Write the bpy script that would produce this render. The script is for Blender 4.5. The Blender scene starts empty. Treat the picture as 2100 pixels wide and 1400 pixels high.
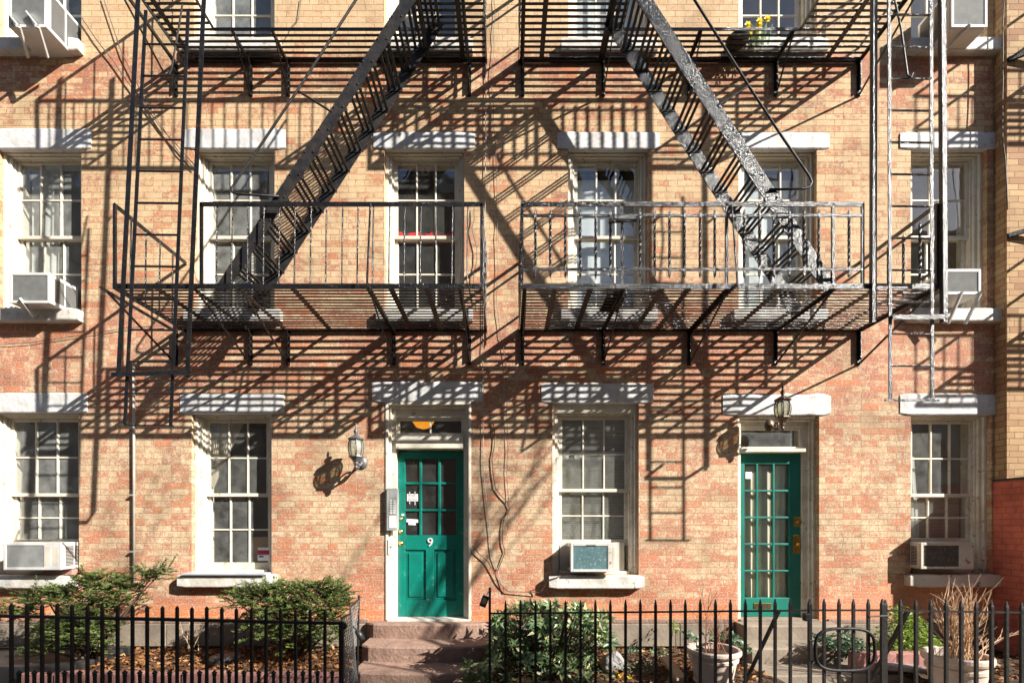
import bpy, bmesh, math, random
from mathutils import Vector, Matrix
random.seed(7)
R = random.random
def U(a, b): return a + (b - a) * random.random()
C = bpy.context.scene.collection
sc = bpy.context.scene
D, F, PX, PY, EYE = 5.7, 975.0, 1040.0, 1076.0, 1.6     # camera distance from the facade, focal length in photo px, vanishing point, eye height

def X(px, d=0.0): return (px - PX) * (D - d) / F
def Z(py, d=0.0): return EYE + (PY - py) * (D - d) / F
def P(px, py, d=0.0): return Vector((X(px, d), -d, Z(py, d)))
def V(*a): return Vector(a)

# ------------------------------------------------------------------ mesh building
ORG = {}
class MB:
    def __init__(s): s.v = []; s.f = []
    def add(s, vs, fs):
        n = len(s.v); s.v += [Vector(p) for p in vs]; s.f += [tuple(i + n for i in f) for f in fs]; return s
    def box(s, x0, x1, y0, y1, z0, z1):
        if x0 > x1: x0, x1 = x1, x0
        if y0 > y1: y0, y1 = y1, y0
        if z0 > z1: z0, z1 = z1, z0
        return s.add([(x0,y0,z0),(x1,y0,z0),(x1,y1,z0),(x0,y1,z0),(x0,y0,z1),(x1,y0,z1),(x1,y1,z1),(x0,y1,z1)],
                     [(0,3,2,1),(4,5,6,7),(0,1,5,4),(1,2,6,5),(2,3,7,6),(3,0,4,7)])
    def bar(s, p, q, w, h, up=(0,0,1)):
        p = Vector(p); q = Vector(q); t = (q - p).normalized(); u = Vector(up)
        a = t.cross(u)
        if a.length < 1e-4: a = t.cross(Vector((0,1,0)))
        a.normalize(); b = a.cross(t).normalized(); a = a * w / 2; b = b * h / 2
        return s.add([p-a-b,p+a-b,p+a+b,p-a+b,q-a-b,q+a-b,q+a+b,q-a+b],
                     [(0,3,2,1),(4,5,6,7),(0,1,5,4),(1,2,6,5),(2,3,7,6),(3,0,4,7)])
    def tube(s, pts, r, n=6, cap=True):
        pts = [Vector(p) for p in pts]; m = len(pts)
        rs = r if isinstance(r, (list, tuple)) else [r] * m
        prev = None; vs = []; fs = []
        for i, p in enumerate(pts):
            t = (pts[min(i+1, m-1)] - pts[max(i-1, 0)])
            t = t.normalized() if t.length > 1e-9 else Vector((0,0,1))
            if prev is None:
                a = t.cross(Vector((0,0,1)))
                if a.length < 1e-3: a = t.cross(Vector((0,1,0)))
            else:
                a = prev - t * prev.dot(t)
                if a.length < 1e-6: a = t.cross(Vector((0,1,0)))
            a.normalize(); prev = a; b = t.cross(a)
            for k in range(n):
                an = 2 * math.pi * k / n
                vs.append(p + (a * math.cos(an) + b * math.sin(an)) * rs[i])
        for i in range(m - 1):
            for k in range(n):
                k2 = (k + 1) % n
                fs.append((i*n+k, i*n+k2, (i+1)*n+k2, (i+1)*n+k))
        if cap: fs += [tuple(range(n-1, -1, -1)), tuple((m-1)*n + k for k in range(n))]
        return s.add(vs, fs)
    def lathe(s, prof, c, n=24, cap=True):
        cx, cy, cz = c; vs = []; fs = []
        for r, z in prof:
            for k in range(n):
                a = 2 * math.pi * (k + .5) / n
                vs.append((cx + r*math.cos(a), cy + r*math.sin(a), cz + z))
        for i in range(len(prof) - 1):
            for k in range(n):
                k2 = (k + 1) % n
                fs.append((i*n+k, i*n+k2, (i+1)*n+k2, (i+1)*n+k))
        if cap: fs += [tuple(range(n-1, -1, -1)), tuple((len(prof)-1)*n + k for k in range(n))]
        return s.add(vs, fs)
    def quad(s, a, b, c, d): return s.add([a, b, c, d], [(0,1,2,3)])
    def extrude(s, pts, off):
        n = len(pts); off = Vector(off); pts = [Vector(p) for p in pts]
        fs = [tuple(range(n)), tuple(range(2*n-1, n-1, -1))]
        for i in range(n):
            j = (i + 1) % n; fs.append((i, i+n, j+n, j))
        return s.add(pts + [p + off for p in pts], fs)
    def build(s, name, mat, parent=None, smooth=False, bevel=0.0, subsurf=0):
        me = bpy.data.meshes.new(name)
        o_ = ORG[parent.name] if parent is not None else Vector((0,0,0))
        me.from_pydata([tuple(p - o_) for p in s.v], [], s.f); me.validate()
        if mat is not None: me.materials.append(mat)
        if smooth:
            for p in me.polygons: p.use_smooth = True
        o = bpy.data.objects.new(name, me); C.objects.link(o)
        if parent is not None: o.parent = parent
        ORG[o.name] = o_.copy()
        if bevel:
            m = o.modifiers.new('bevel', 'BEVEL'); m.width = bevel; m.segments = 2; m.limit_method = 'ANGLE'; m.angle_limit = math.radians(40)
        if subsurf:
            m = o.modifiers.new('sub', 'SUBSURF'); m.levels = subsurf; m.render_levels = subsurf
        return o
def tag(o, label=None, cat=None, group=None, kind=None):
    if label: o['label'] = label
    if cat: o['category'] = cat
    if group: o['group'] = group
    if kind: o['kind'] = kind
    return o
def thing(name, loc, label, cat, group=None):
    o = bpy.data.objects.new(name, None); C.objects.link(o); o.location = loc; o.empty_display_size = .1
    ORG[o.name] = Vector(loc)
    return tag(o, label, cat, group)
def clone(o, parent=None, dloc=None):
    c = o.copy(); C.objects.link(c)
    if parent is not None: c.parent = parent
    if dloc is not None: c.location = o.location + Vector(dloc)
    ORG[c.name] = ORG[o.name].copy()
    return c
def dup(root, loc, label=None):
    r = root.copy(); C.objects.link(r); r.location = loc
    if label: r['label'] = label
    for ch in list(root.children):
        c = ch.copy(); C.objects.link(c); c.parent = r
        for g in list(ch.children):
            d = g.copy(); C.objects.link(d); d.parent = c
    return r
def text_mesh(mb, s, size, pos, depth=.004, thick=0.0):
    cu = bpy.data.curves.new('t', 'FONT'); cu.body = s; cu.size = size; cu.extrude = depth / 2; cu.align_x = 'CENTER'; cu.align_y = 'CENTER'; cu.offset = thick
    o = bpy.data.objects.new('t', cu); C.objects.link(o)
    dg = bpy.context.evaluated_depsgraph_get(); me = bpy.data.meshes.new_from_object(o.evaluated_get(dg))
    M = Matrix.Rotation(math.radians(90), 4, 'X')
    mb.add([Vector(pos) + (M @ v.co) for v in me.vertices], [tuple(p.vertices) for p in me.polygons])
    bpy.data.objects.remove(o); bpy.data.curves.remove(cu); bpy.data.meshes.remove(me)

# ------------------------------------------------------------------ materials
def new_mat(name):
    m = bpy.data.materials.new(name); m.use_nodes = True; t = m.node_tree; t.nodes.clear()
    return m, t
def nd(t, typ, ins=None, **kw):
    n = t.nodes.new(typ)
    for k, v in kw.items(): setattr(n, k, v)
    if ins:
        for k, v in ins.items():
            if isinstance(v, bpy.types.NodeSocket): t.links.new(v, n.inputs[k])
            else: n.inputs[k].default_value = v
    return n
def rgba(c): return (c[0], c[1], c[2], 1.0)
def ramp(t, fac, stops, interp='LINEAR'):
    n = nd(t, 'ShaderNodeValToRGB', {'Fac': fac}); e = n.color_ramp.elements; n.color_ramp.interpolation = interp
    while len(e) < len(stops): e.new(.5)
    for el, (p, c) in zip(e, stops):
        el.position = p; el.color = rgba(c) if isinstance(c, (tuple, list)) else (c, c, c, 1)
    return n.outputs['Color']
def mixc(t, fac, a, b, mode='MIX'):
    n = nd(t, 'ShaderNodeMix', data_type='RGBA', blend_type=mode)
    for k, v in ((0, fac), (6, a), (7, b)):
        if isinstance(v, bpy.types.NodeSocket): t.links.new(v, n.inputs[k])
        elif k == 0: n.inputs[0].default_value = v
        else: n.inputs[k].default_value = rgba(v)
    return n.outputs[2]
def mth(t, op, a, b=0.0, c=0.0):
    n = nd(t, 'ShaderNodeMath', operation=op)
    for i, v in enumerate((a, b, c)):
        if isinstance(v, bpy.types.NodeSocket): t.links.new(v, n.inputs[i])
        else: n.inputs[i].default_value = v
    return n.outputs[0]
def noise(t, vec, scale, detail=4, rough=.55, dist=0.0):
    return nd(t, 'ShaderNodeTexNoise', {'Vector': vec, 'Scale': scale, 'Detail': detail, 'Roughness': rough, 'Distortion': dist}).outputs['Fac']
def objco(t): return nd(t, 'ShaderNodeTexCoord').outputs['Object']
def worldco(t): return nd(t, 'ShaderNodeNewGeometry').outputs['Position']
def finish(t, bsdf):
    t.links.new(bsdf, nd(t, 'ShaderNodeOutputMaterial').inputs['Surface'])
def princ(t, col, rough=.5, metal=0.0, normal=None, spec=.5):
    b = nd(t, 'ShaderNodeBsdfPrincipled')
    for k, v in (('Base Color', col), ('Roughness', rough), ('Metallic', metal), ('Specular IOR Level', spec)):
        if isinstance(v, bpy.types.NodeSocket): t.links.new(v, b.inputs[k])
        elif k == 'Base Color': b.inputs[k].default_value = rgba(v)
        else: b.inputs[k].default_value = v
    if normal is not None: t.links.new(normal, b.inputs['Normal'])
    return b.outputs[0]
def bump(t, h, strength=.5, dist=.01):
    return nd(t, 'ShaderNodeBump', {'Height': h, 'Strength': strength, 'Distance': dist}).outputs['Normal']
def simple(name, c1, c2=None, rough=.5, metal=0.0, scale=6, bscale=60, bstr=.2, bdist=.004, spec=.5, c3=None, lo=.35, hi=.65):
    """two colours blended by noise, optional third in chipped spots, fine bump"""
    m, t = new_mat(name); co = worldco(t)
    c2 = c2 or tuple(x * .78 for x in c1)
    col = mixc(t, ramp(t, noise(t, co, scale, 5), [(lo, 0.0), (hi, 1.0)]), c1, c2)
    if c3:
        col = mixc(t, ramp(t, noise(t, co, scale * 3.1, 6, .7), [(.60, 0.0), (.64, 1.0)]), col, c3)
    n = bump(t, noise(t, co, bscale, 3), bstr, bdist) if bstr else None
    finish(t, princ(t, col, rough, metal, n, spec)); return m

def brick_material(name, mode):
    m, t = new_mat(name); co = worldco(t)
    sx = nd(t, 'ShaderNodeSeparateXYZ', {'Vector': co})
    x, y, z = sx.outputs
    wob = noise(t, co, 5.0, 2)
    u = mth(t, 'ADD', x, y)
    v = mth(t, 'ADD', z, mth(t, 'MULTIPLY', mth(t, 'SUBTRACT', wob, .5), .012))
    u = mth(t, 'ADD', u, mth(t, 'MULTIPLY', mth(t, 'SUBTRACT', noise(t, co, 9.0, 2), .5), .02))
    uv = nd(t, 'ShaderNodeCombineXYZ', {'X': u, 'Y': v}).outputs[0]
    bt = nd(t, 'ShaderNodeTexBrick', {'Vector': uv, 'Scale': 1.0, 'Mortar Size': .0045, 'Mortar Smooth': .35, 'Bias': 0.0,
            'Brick Width': .212, 'Row Height': .0725, 'Color1': (0,0,0,1), 'Color2': (1,1,1,1), 'Mortar': (.5,.5,.5,1)}, offset=.5, squash=1.0)
    bt.squash_frequency = 6; bt.squash = .52
    rnd = nd(t, 'ShaderNodeSeparateColor', {'Color': bt.outputs['Color']}).outputs[0]
    mort = bt.outputs['Fac']
    # crumbled joints: mortar mask widened by noise
    fine = noise(t, co, 38.0, 4, .65); mid = noise(t, co, 2.3, 4, .6); big = noise(t, co, .75, 3, .55)
    if mode == 'painted':
        chip = noise(t, co, 21.0, 6, .72, .6); tiny = noise(t, co, 70.0, 3, .6)
        rowv = noise(t, nd(t, 'ShaderNodeVectorMath', {0: co, 1: (2.2, 2.2, 11.0)}, operation='MULTIPLY').outputs[0], 2.0, 4, .6)
        cream = ramp(t, rnd, [(0, (.60,.455,.28)), (.35, (.70,.56,.375)), (.75, (.64,.49,.315)), (1, (.48,.345,.215))])
        cream = mixc(t, ramp(t, noise(t, co, 11.0, 5, .7), [(.40, 0.0), (.68, 1.0)]), cream, (.43,.265,.14))
        cream = mixc(t, ramp(t, noise(t, co, 1.9, 6, .68), [(.50, 0.0), (.70, .75)]), cream, (.36,.215,.115))
        up = ramp(t, mth(t, 'DIVIDE', z, 10.0), [(.36, 0.0), (.56, 1.0)])
        cream = mixc(t, mth(t, 'MULTIPLY', ramp(t, noise(t, co, 44.0, 4, .75), [(.47, 0.0), (.62, .95)]), .85), cream, (.42,.265,.16))
        cream = mixc(t, mth(t, 'MULTIPLY', up, .6), cream, mixc(t, rnd, (.615,.425,.235), (.535,.355,.195)))
        red = ramp(t, rnd, [(0, (.47,.155,.08)), (.4, (.38,.14,.088)), (.7, (.31,.125,.085)), (1, (.52,.175,.075))])
        red = mixc(t, ramp(t, fine, [(.45, 0.0), (.7, .8)]), red, (.49,.27,.165))
        low = ramp(t, mth(t, 'DIVIDE', z, 10.0), [(.05, .7), (.12, .40), (.28, .2), (.42, .15), (.5, .05)])
        red = mixc(t, low, red, mixc(t, rnd, (.60,.20,.095), (.50,.165,.085)))
        # where paint is worn, by height on the wall
        bias = ramp(t, mth(t, 'DIVIDE', z, 10.0), [(.045, .74), (.075, .52), (.14, .39), (.25, .37), (.315, .49), (.385, .56), (.44, .40), (.58, .28), (.66, .36), (.715, .56), (.735, .17), (.9, .10)])
        w = mth(t, 'ADD', mth(t, 'MULTIPLY', mid, .75), mth(t, 'MULTIPLY', rnd, .30))
        w = mth(t, 'ADD', w, mth(t, 'MULTIPLY', chip, 1.25))
        w = mth(t, 'ADD', w, mth(t, 'MULTIPLY', rowv, .55))
        w = mth(t, 'ADD', w, mth(t, 'MULTIPLY', tiny, .35))
        w = mth(t, 'ADD', w, bias)
        worn = ramp(t, mth(t, 'DIVIDE', w, 3.0), [(.655, 0.0), (.69, .7), (.735, 1.0)])
        col = mixc(t, worn, cream, red)
        # bright repainted orange brick near the ground
        oz = ramp(t, mth(t, 'ADD', mth(t, 'DIVIDE', z, 2.0), mth(t, 'MULTIPLY', mid, .30)), [(.40, 1.0), (.47, 0.0)])
        bare = ramp(t, mth(t, 'ADD', big, mth(t, 'MULTIPLY', rnd, .22)), [(.49, 0.0), (.55, .95)])
        col = mixc(t, mth(t, 'MULTIPLY', oz, bare), col, (.64,.19,.06))
        # the bare patch on the right of the right-hand door
        rz_ = ramp(t, mth(t, 'ADD', mth(t, 'ADD', mth(t, 'MULTIPLY', x, .12), mth(t, 'MULTIPLY', z, -.30)), mth(t, 'MULTIPLY', chip, .22)), [(.375, 0.0), (.42, .85)])
        rz_ = mth(t, 'MULTIPLY', rz_, ramp(t, mth(t, 'DIVIDE', z, 2.0), [(.6, 1.0), (.85, 0.0)]))
        col = mixc(t, rz_, col, mixc(t, rnd, (.66,.24,.11), (.58,.23,.13)))
        chalk = mth(t, 'MULTIPLY', ramp(t, noise(t, co, 55.0, 4, .7), [(.52, 0.0), (.66, .7)]), ramp(t, mth(t, 'DIVIDE', z, 10.0), [(.05, 1.0), (.36, .8), (.48, .35)]))
        col = mixc(t, chalk, col, (.74,.64,.50))
        fleck = ramp(t, noise(t, nd(t, 'ShaderNodeVectorMath', {0: co, 1: (1.0, 1.0, 3.2)}, operation='MULTIPLY').outputs[0], 33.0, 3, .7), [(.63, 0.0), (.69, .8)])
        col = mixc(t, fleck, col, (.17,.105,.065))
        mcol = mixc(t, mth(t, 'MULTIPLY', worn, mth(t, 'SUBTRACT', 1.0, up)), (.34,.21,.115), (.56,.43,.31))
        mfac = mth(t, 'MULTIPLY', mort, ramp(t, noise(t, co, 16.0, 3), [(.34, .35), (.6, 1.0)]))
        soot = ramp(t, noise(t, co, 1.6, 5, .65), [(.30, .66), (.54, 1.0)])
    elif mode == 'tan':
        col = ramp(t, rnd, [(0, (.50,.335,.175)), (.6, (.42,.26,.135)), (1, (.33,.17,.09))]); mcol = (.20,.125,.07); mfac = mort
        soot = ramp(t, noise(t, co, 1.6, 5, .65), [(.30, .75), (.58, 1.0)])
    else:
        col = ramp(t, rnd, [(0, (.72,.20,.13)), (1, (.64,.165,.105))]); mcol = (.50,.12,.08); mfac = mort
        col = mixc(t, ramp(t, noise(t, co, 13, 6, .75), [(.60, 0.0), (.66, .7)]), col, (.50,.22,.16))
        soot = ramp(t, noise(t, co, 2.2, 6, .7), [(.32, .55), (.60, 1.0)])
    col = mixc(t, mfac, col, mcol)
    col = mixc(t, 1.0, col, soot, 'MULTIPLY')
    h = mth(t, 'ADD', mth(t, 'MULTIPLY', mth(t, 'SUBTRACT', 1.0, mort), 1.0), mth(t, 'MULTIPLY', fine, .55))
    h = mth(t, 'ADD', h, mth(t, 'MULTIPLY', rnd, .25))
    finish(t, princ(t, col, .85, 0, bump(t, h, .75, .007), .25)); return m

def iron_material(name, lump, rough, strength, rust=.0, lift=1.0):
    m, t = new_mat(name); co = worldco(t)
    base = mixc(t, ramp(t, noise(t, co, 9, 5), [(.4, 0.0), (.7, 1.0)]), tuple(v*lift for v in (.007,.007,.0075)), tuple(v*lift for v in (.018,.015,.013)))
    if rust: base = mixc(t, ramp(t, noise(t, co, 14, 6, .7), [(.60, 0.0), (.68, rust)]), base, (.10,.045,.02))
    h = mth(t, 'ADD', noise(t, co, lump, 2, .5), mth(t, 'MULTIPLY', noise(t, co, lump * 2.3, 1), .35))
    finish(t, princ(t, base, rough, 0, bump(t, h, strength, .010), .5 if rough < .4 else .3)); return m

def glass_material(name, film=.05, tint=(.93,.95,.94), wav=.10):
    m, t = new_mat(name); co = worldco(t)
    nrm = bump(t, noise(t, co, 4.5, 1, .4), wav, .03)
    inc = nd(t, 'ShaderNodeNewGeometry').outputs['Incoming']
    dt = nd(t, 'ShaderNodeVectorMath', {0: inc, 1: nrm}, operation='DOT_PRODUCT').outputs['Value']
    om = mth(t, 'SUBTRACT', 1.0, mth(t, 'MINIMUM', mth(t, 'ABSOLUTE', dt), 1.0))
    fr = mth(t, 'ADD', mth(t, 'MULTIPLY', mth(t, 'POWER', om, 5.0), .86), .13)      # Schlick, both faces of the pane
    tr = nd(t, 'ShaderNodeBsdfTransparent', {'Color': rgba(tint)}).outputs[0]
    gl = nd(t, 'ShaderNodeBsdfGlossy', {'Color': (1,1,1,1), 'Roughness': .015, 'Normal': nrm}).outputs[0]
    a = nd(t, 'ShaderNodeMixShader', {0: fr, 1: tr, 2: gl}).outputs[0]
    df = nd(t, 'ShaderNodeBsdfDiffuse', {'Color': (.55,.56,.52,1)}).outputs[0]
    dust = ramp(t, noise(t, co, 7, 5, .6), [(.3, film * .5), (.75, film * 1.7)])
    finish(t, nd(t, 'ShaderNodeMixShader', {0: dust, 1: a, 2: df}).outputs[0]); return m

def leaf_material(name, c1, c2, rough=.45, tr=.25, c3=None):
    m, t = new_mat(name)
    rn = nd(t, 'ShaderNodeNewGeometry').outputs['Random Per Island']
    stops = [(0, c1), (1, c2)] if not c3 else [(0, c1), (.8, c2), (.9, c3), (1, c3)]
    col = ramp(t, rn, stops)
    b = princ(t, col, rough, 0, None, .4)
    tl = nd(t, 'ShaderNodeBsdfTranslucent', {'Color': col}).outputs[0]
    finish(t, nd(t, 'ShaderNodeMixShader', {0: tr, 1: b, 2: tl}).outputs[0]); return m
def cloth_material(name, c, tr=.4):
    m, t = new_mat(name); co = worldco(t)
    col = mixc(t, noise(t, co, 40, 2), c, tuple(x * .85 for x in c))
    d = nd(t, 'ShaderNodeBsdfDiffuse', {'Color': col}).outputs[0]; tl = nd(t, 'ShaderNodeBsdfTranslucent', {'Color': col}).outputs[0]
    finish(t, nd(t, 'ShaderNodeMixShader', {0: tr, 1: d, 2: tl}).outputs[0]); return m

M = {}
M['brick'] = brick_material('painted_brick', 'painted')
M['tan_brick'] = brick_material('tan_brick', 'tan')
M['red_brick'] = brick_material('red_painted_brick', 'red')
M['frame'] = simple('window_paint', (.72,.675,.57), (.62,.56,.45), .45, 0, 5, 35, .35, .004, .4, (.40,.31,.21))
M['frame_worn'] = simple('peeling_paint', (.72,.67,.56), (.60,.53,.42), .55, 0, 6, 30, .6, .005, .4, (.30,.21,.14), .4, .6)
M['lintel'] = simple('lintel_paint', (.62,.625,.63), (.50,.485,.46), .6, 0, 5, 22, .6, .008, .3, (.38,.34,.30), .4, .62)
M['sill'] = simple('sill_paint', (.63,.615,.58), (.50,.46,.40), .6, 0, 5, 25, .6, .008, .3, (.36,.30,.24), .4, .62)
M['sill_worn'] = simple('chipped_sill_paint', (.66,.60,.53), (.54,.47,.40), .65, 0, 3, 25, .6, .008, .3, (.16,.13,.12))
M['iron'] = iron_material('lumpy_black_paint', 72.0, .19, .8, .45)
M['iron_flat'] = iron_material('black_paint', 30.0, .46, .35, .35, 2.2)
M['iron_fence'] = iron_material('fence_paint', 40.0, .55, .3, .10)
M['iron_tread'] = iron_material('rusted_tread_paint', 60.0, .55, .6, .9, 2.5)
M['glass'] = glass_material('old_glass', .055)
M['glass_dirty'] = glass_material('dusty_glass', .13)
M['green'] = simple('green_door_paint', (.0,.20,.15), (.004,.145,.11), .38, 0, 4, 26, .4, .004, .5, (.07,.25,.20), .3, .7)
M['green_dark'] = simple('dark_green_paint', (.008,.18,.135), (.008,.13,.10), .4, 0, 3, 18, .15, .004, .5)
M['brass'] = simple('brass', (.75,.48,.12), (.55,.33,.07), .25, 1.0, 12, 60, .1)
M['steel'] = simple('brushed_steel', (.50,.50,.48), (.40,.40,.385), .4, .35, 8, 80, .1)
M['steel_plate'] = simple('pale_plate', (.72,.72,.69), (.62,.61,.58), .4, .1, 8)
M['brownstone'] = simple('brownstone', (.33,.215,.165), (.20,.125,.095), .85, 0, 7, 30, .9, .01, .3, (.40,.29,.23), .3, .7)
M['greystone'] = simple('grey_stone', (.29,.235,.18), (.19,.155,.12), .85, 0, 4, 30, .6, .008, .3)
M['ac_white'] = simple('ac_plastic', (.60,.60,.585), (.52,.51,.475), .4, 0, 4, 30, .05, .002)
M['ac_grey'] = simple('ac_fins', (.40,.41,.40), (.33,.34,.33), .5, .2, 14, 30, .1)
M['ac_old'] = simple('yellowed_plastic', (.62,.57,.48), (.48,.42,.34), .5, 0, 4, 30, .1, .002, .4, (.25,.18,.12))
M['ac_dark'] = simple('dark_fins', (.06,.055,.05), (.10,.09,.08), .5, .2, 18, 30, .1, .002, .5, (.35,.33,.3))
M['ac_teal'] = simple('teal_fins', (.17,.28,.295), (.12,.21,.23), .5, .1, 12, 30, .1, .002, .5, (.5,.55,.52))
M['slot'] = simple('slot_black', (.02,.02,.02), (.03,.03,.03), .6, 0, 6)
M['lamp_metal'] = simple('weathered_pewter', (.16,.16,.165), (.10,.10,.105), .5, .5, 20, 70, .6, .003, .5, (.45,.45,.45))
M['lamp_bronze'] = simple('weathered_bronze', (.13,.085,.05), (.07,.05,.035), .45, .5, 20, 70, .6, .003, .5, (.42,.36,.28))
M['glass_film'] = glass_material('filmed_glass', .24)
M['glass_clear'] = glass_material('clear_door_glass', .02)
M['lamp_glass'] = glass_material('bevelled_lamp_glass', .30, (.85,.82,.65), .5)
M['bulb'] = simple('bulb_white', (.85,.85,.82), (.8,.8,.78), .3, 0, 6)
M['curtain'] = cloth_material('cream_curtain', (.90,.80,.62), .3)
M['sheer'] = cloth_material('sheer_curtain', (.82,.83,.78), .35)
M['shade'] = cloth_material('pale_shade', (.76,.82,.85), .2)
M['red_cloth'] = cloth_material('red_cloth', (.75,.02,.025), .1)
M['blind'] = simple('blind_slats', (.50,.50,.44), (.42,.42,.37), .5, 0, 5)
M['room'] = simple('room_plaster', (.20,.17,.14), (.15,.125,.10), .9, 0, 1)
M['soil'] = simple('soil', (.055,.036,.024), (.09,.06,.04), .95, 0, 7, 40, .9, .02, .2)
M['concrete'] = simple('pavement', (.42,.36,.29), (.34,.29,.235), .9, 0, 2, 50, .4, .004, .3)
M['asphalt'] = simple('asphalt', (.05,.05,.052), (.07,.068,.066), .9, 0, 2, 90, .5, .006, .3)
M['leaf_litter'] = leaf_material('fallen_leaves', (.075,.03,.012), (.26,.11,.035), .7, .15, (.42,.23,.10))
M['yew'] = leaf_material('yew_needles', (.045,.085,.022), (.17,.23,.055), .5, .3)
M['broad'] = leaf_material('broad_leaves', (.055,.115,.045), (.17,.24,.10), .35, .25, (.48,.47,.24))
M['lime'] = leaf_material('lime_leaves', (.13,.23,.035), (.34,.42,.08), .45, .35)
M['ivy'] = leaf_material('ivy_leaves', (.05,.12,.055), (.22,.30,.20), .4, .25)
M['daffodil'] = leaf_material('yellow_petals', (.80,.72,.02), (.85,.60,.02), .5, .3)
M['stalk'] = leaf_material('green_stalks', (.08,.16,.05), (.15,.26,.08), .5, .2)
M['bark'] = simple('bark', (.13,.085,.06), (.08,.055,.04), .9, 0, 14, 60, .8, .006, .2)
M['twig'] = simple('bare_twigs', (.60,.42,.27), (.46,.29,.17), .7, 0, 20, 90, .3, .002, .3)
M['twig_red'] = simple('red_twigs', (.34,.15,.09), (.24,.10,.06), .7, 0, 20, 90, .3, .002, .3)
M['pot'] = simple('pale_clay', (.56,.45,.38), (.46,.36,.30), .7, 0, 9, 40, .3, .003, .3, (.64,.57,.50))
M['pot_dark'] = simple('black_plastic', (.02,.02,.021), (.03,.03,.03), .4, 0, 6)
M['pinkbrick'] = simple('pink_paver', (.42,.21,.18), (.33,.16,.135), .85, 0, 6, 40, .5, .005, .3)
M['rock'] = simple('boulder', (.30,.28,.27), (.20,.19,.18), .9, 0, 7, 30, .9, .02, .3)
M['plank'] = simple('weathered_plank', (.48,.35,.22), (.34,.24,.15), .8, 0, 5, 40, .4, .004, .3)
M['cable'] = simple('cable', (.06,.055,.05), (.10,.095,.09), .5, 0, 8)
M['cable_pale'] = simple('pale_cable', (.42,.41,.40), (.30,.29,.28), .5, 0, 8)
M['pipe'] = simple('pipe_paint', (.48,.43,.37), (.36,.32,.27), .5, .1, 8)
M['vine'] = simple('vine_stem', (.10,.06,.04), (.15,.10,.07), .9, 0, 20)
M['paper'] = simple('paper', (.82,.82,.80), (.76,.76,.74), .8, 0, 8, 30, 0)
M['ink'] = simple('ink', (.05,.05,.06), (.07,.07,.08), .7, 0, 8, 30, 0)
M['blue'] = simple('blue_print', (.03,.06,.25), (.04,.07,.28), .6, 0, 8, 30, 0)
M['red'] = simple('red_print', (.72,.03,.02), (.62,.025,.02), .5, 0, 8, 30, 0)
M['card'] = simple('cardboard', (.42,.29,.17), (.35,.24,.14), .8, 0, 6)
M['far_brick'] = simple('far_brick', (.30,.20,.14), (.22,.15,.10), .9, 0, 1.5, 10, .3)
M['far_stone'] = simple('far_stone', (.40,.36,.32), (.32,.29,.26), .9, 0, 1.5, 10, .3)
M['trimgrey'] = simple('sill_flashing', (.55,.57,.62), (.46,.48,.53), .5, .2, 6)
def emit_mat(name, c, s):
    m, t = new_mat(name); finish(t, nd(t, 'ShaderNodeEmission', {'Color': rgba(c), 'Strength': s}).outputs[0]); return m
M['glow'] = emit_mat('lit_globe', (1.0, .36, .015), .42)

# ------------------------------------------------------------------ the brick house
house = thing('brick_house', (0,0,0), 'old brick row house in worn cream paint behind the fire escapes', 'house')
FL = 3.2
# openings: x0, x1, ztop, zbottom (px on the facade)
W2 = [(-4,167),(398,563),(788,952),(1165,1330),(1515,1675),(1868,2024)]
LT2 = [(-30,188,265,305),(378,586,265,304),(766,974,272,312),(1143,1352,272,312),(1497,1700,273,313),(1845,2058,272,314)]
G = [(-17,162,846,1177),(393,557,848,1175),(1133,1310,826,1178),(1868,2033,850,1175)]
LTG = [(-40,180,806,845),(370,583,807,847),(1110,1340,786,825),(1845,2064,808,849)]
openings = []
for a, b in W2:
    openings.append((X(a), X(b), Z(637), Z(306)))
    openings.append((X(a), X(b), Z(637)+FL, Z(306)+FL))
for a, b, t_, b_ in G: openings.append((X(a), X(b), Z(b_), Z(t_)))
DOOR9 = (X(791), X(966), Z(1272), Z(824)); DOORR = (X(1513), X(1680), Z(1272), Z(851))
openings += [DOOR9, DOORR]
# extra bays beyond the frame on the left
for k in (1,): pass
WX0, WX1, WZ0, WZ1 = -8.6, 5.835, .44, 10.6
xs = sorted({WX0, WX1, *[o[0] for o in openings], *[o[1] for o in openings]})
zs = sorted({WZ0, WZ1, *[o[2] for o in openings], *[o[3] for o in openings]})
w = MB()
for i in range(len(xs)-1):
    for j in range(len(zs)-1):
        cx = (xs[i]+xs[i+1])/2; cz = (zs[j]+zs[j+1])/2
        if any(o[0] < cx < o[1] and o[2] < cz < o[3] for o in openings): continue
        w.quad((xs[i],0,zs[j]), (xs[i+1],0,zs[j]), (xs[i+1],0,zs[j+1]), (xs[i],0,zs[j+1]))
RV = .30
for x0, x1, z0, z1 in openings:
    w.quad((x0,0,z0),(x0,0,z1),(x0,RV,z1),(x0,RV,z0)); w.quad((x1,0,z0),(x1,RV,z0),(x1,RV,z1),(x1,0,z1))
    w.quad((x0,0,z1),(x1,0,z1),(x1,RV,z1),(x0,RV,z1)); w.quad((x0,0,z0),(x0,RV,z0),(x1,RV,z0),(x1,0,z0))
wall = w.build('wall', M['brick'], house)
# dark rooms behind the windows
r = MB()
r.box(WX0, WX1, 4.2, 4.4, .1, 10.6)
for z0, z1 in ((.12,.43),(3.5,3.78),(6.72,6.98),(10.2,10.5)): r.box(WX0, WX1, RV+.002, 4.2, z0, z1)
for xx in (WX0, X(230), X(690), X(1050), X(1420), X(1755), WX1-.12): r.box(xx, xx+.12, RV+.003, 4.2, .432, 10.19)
r.build('room_interior', M['room'], house)
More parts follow.
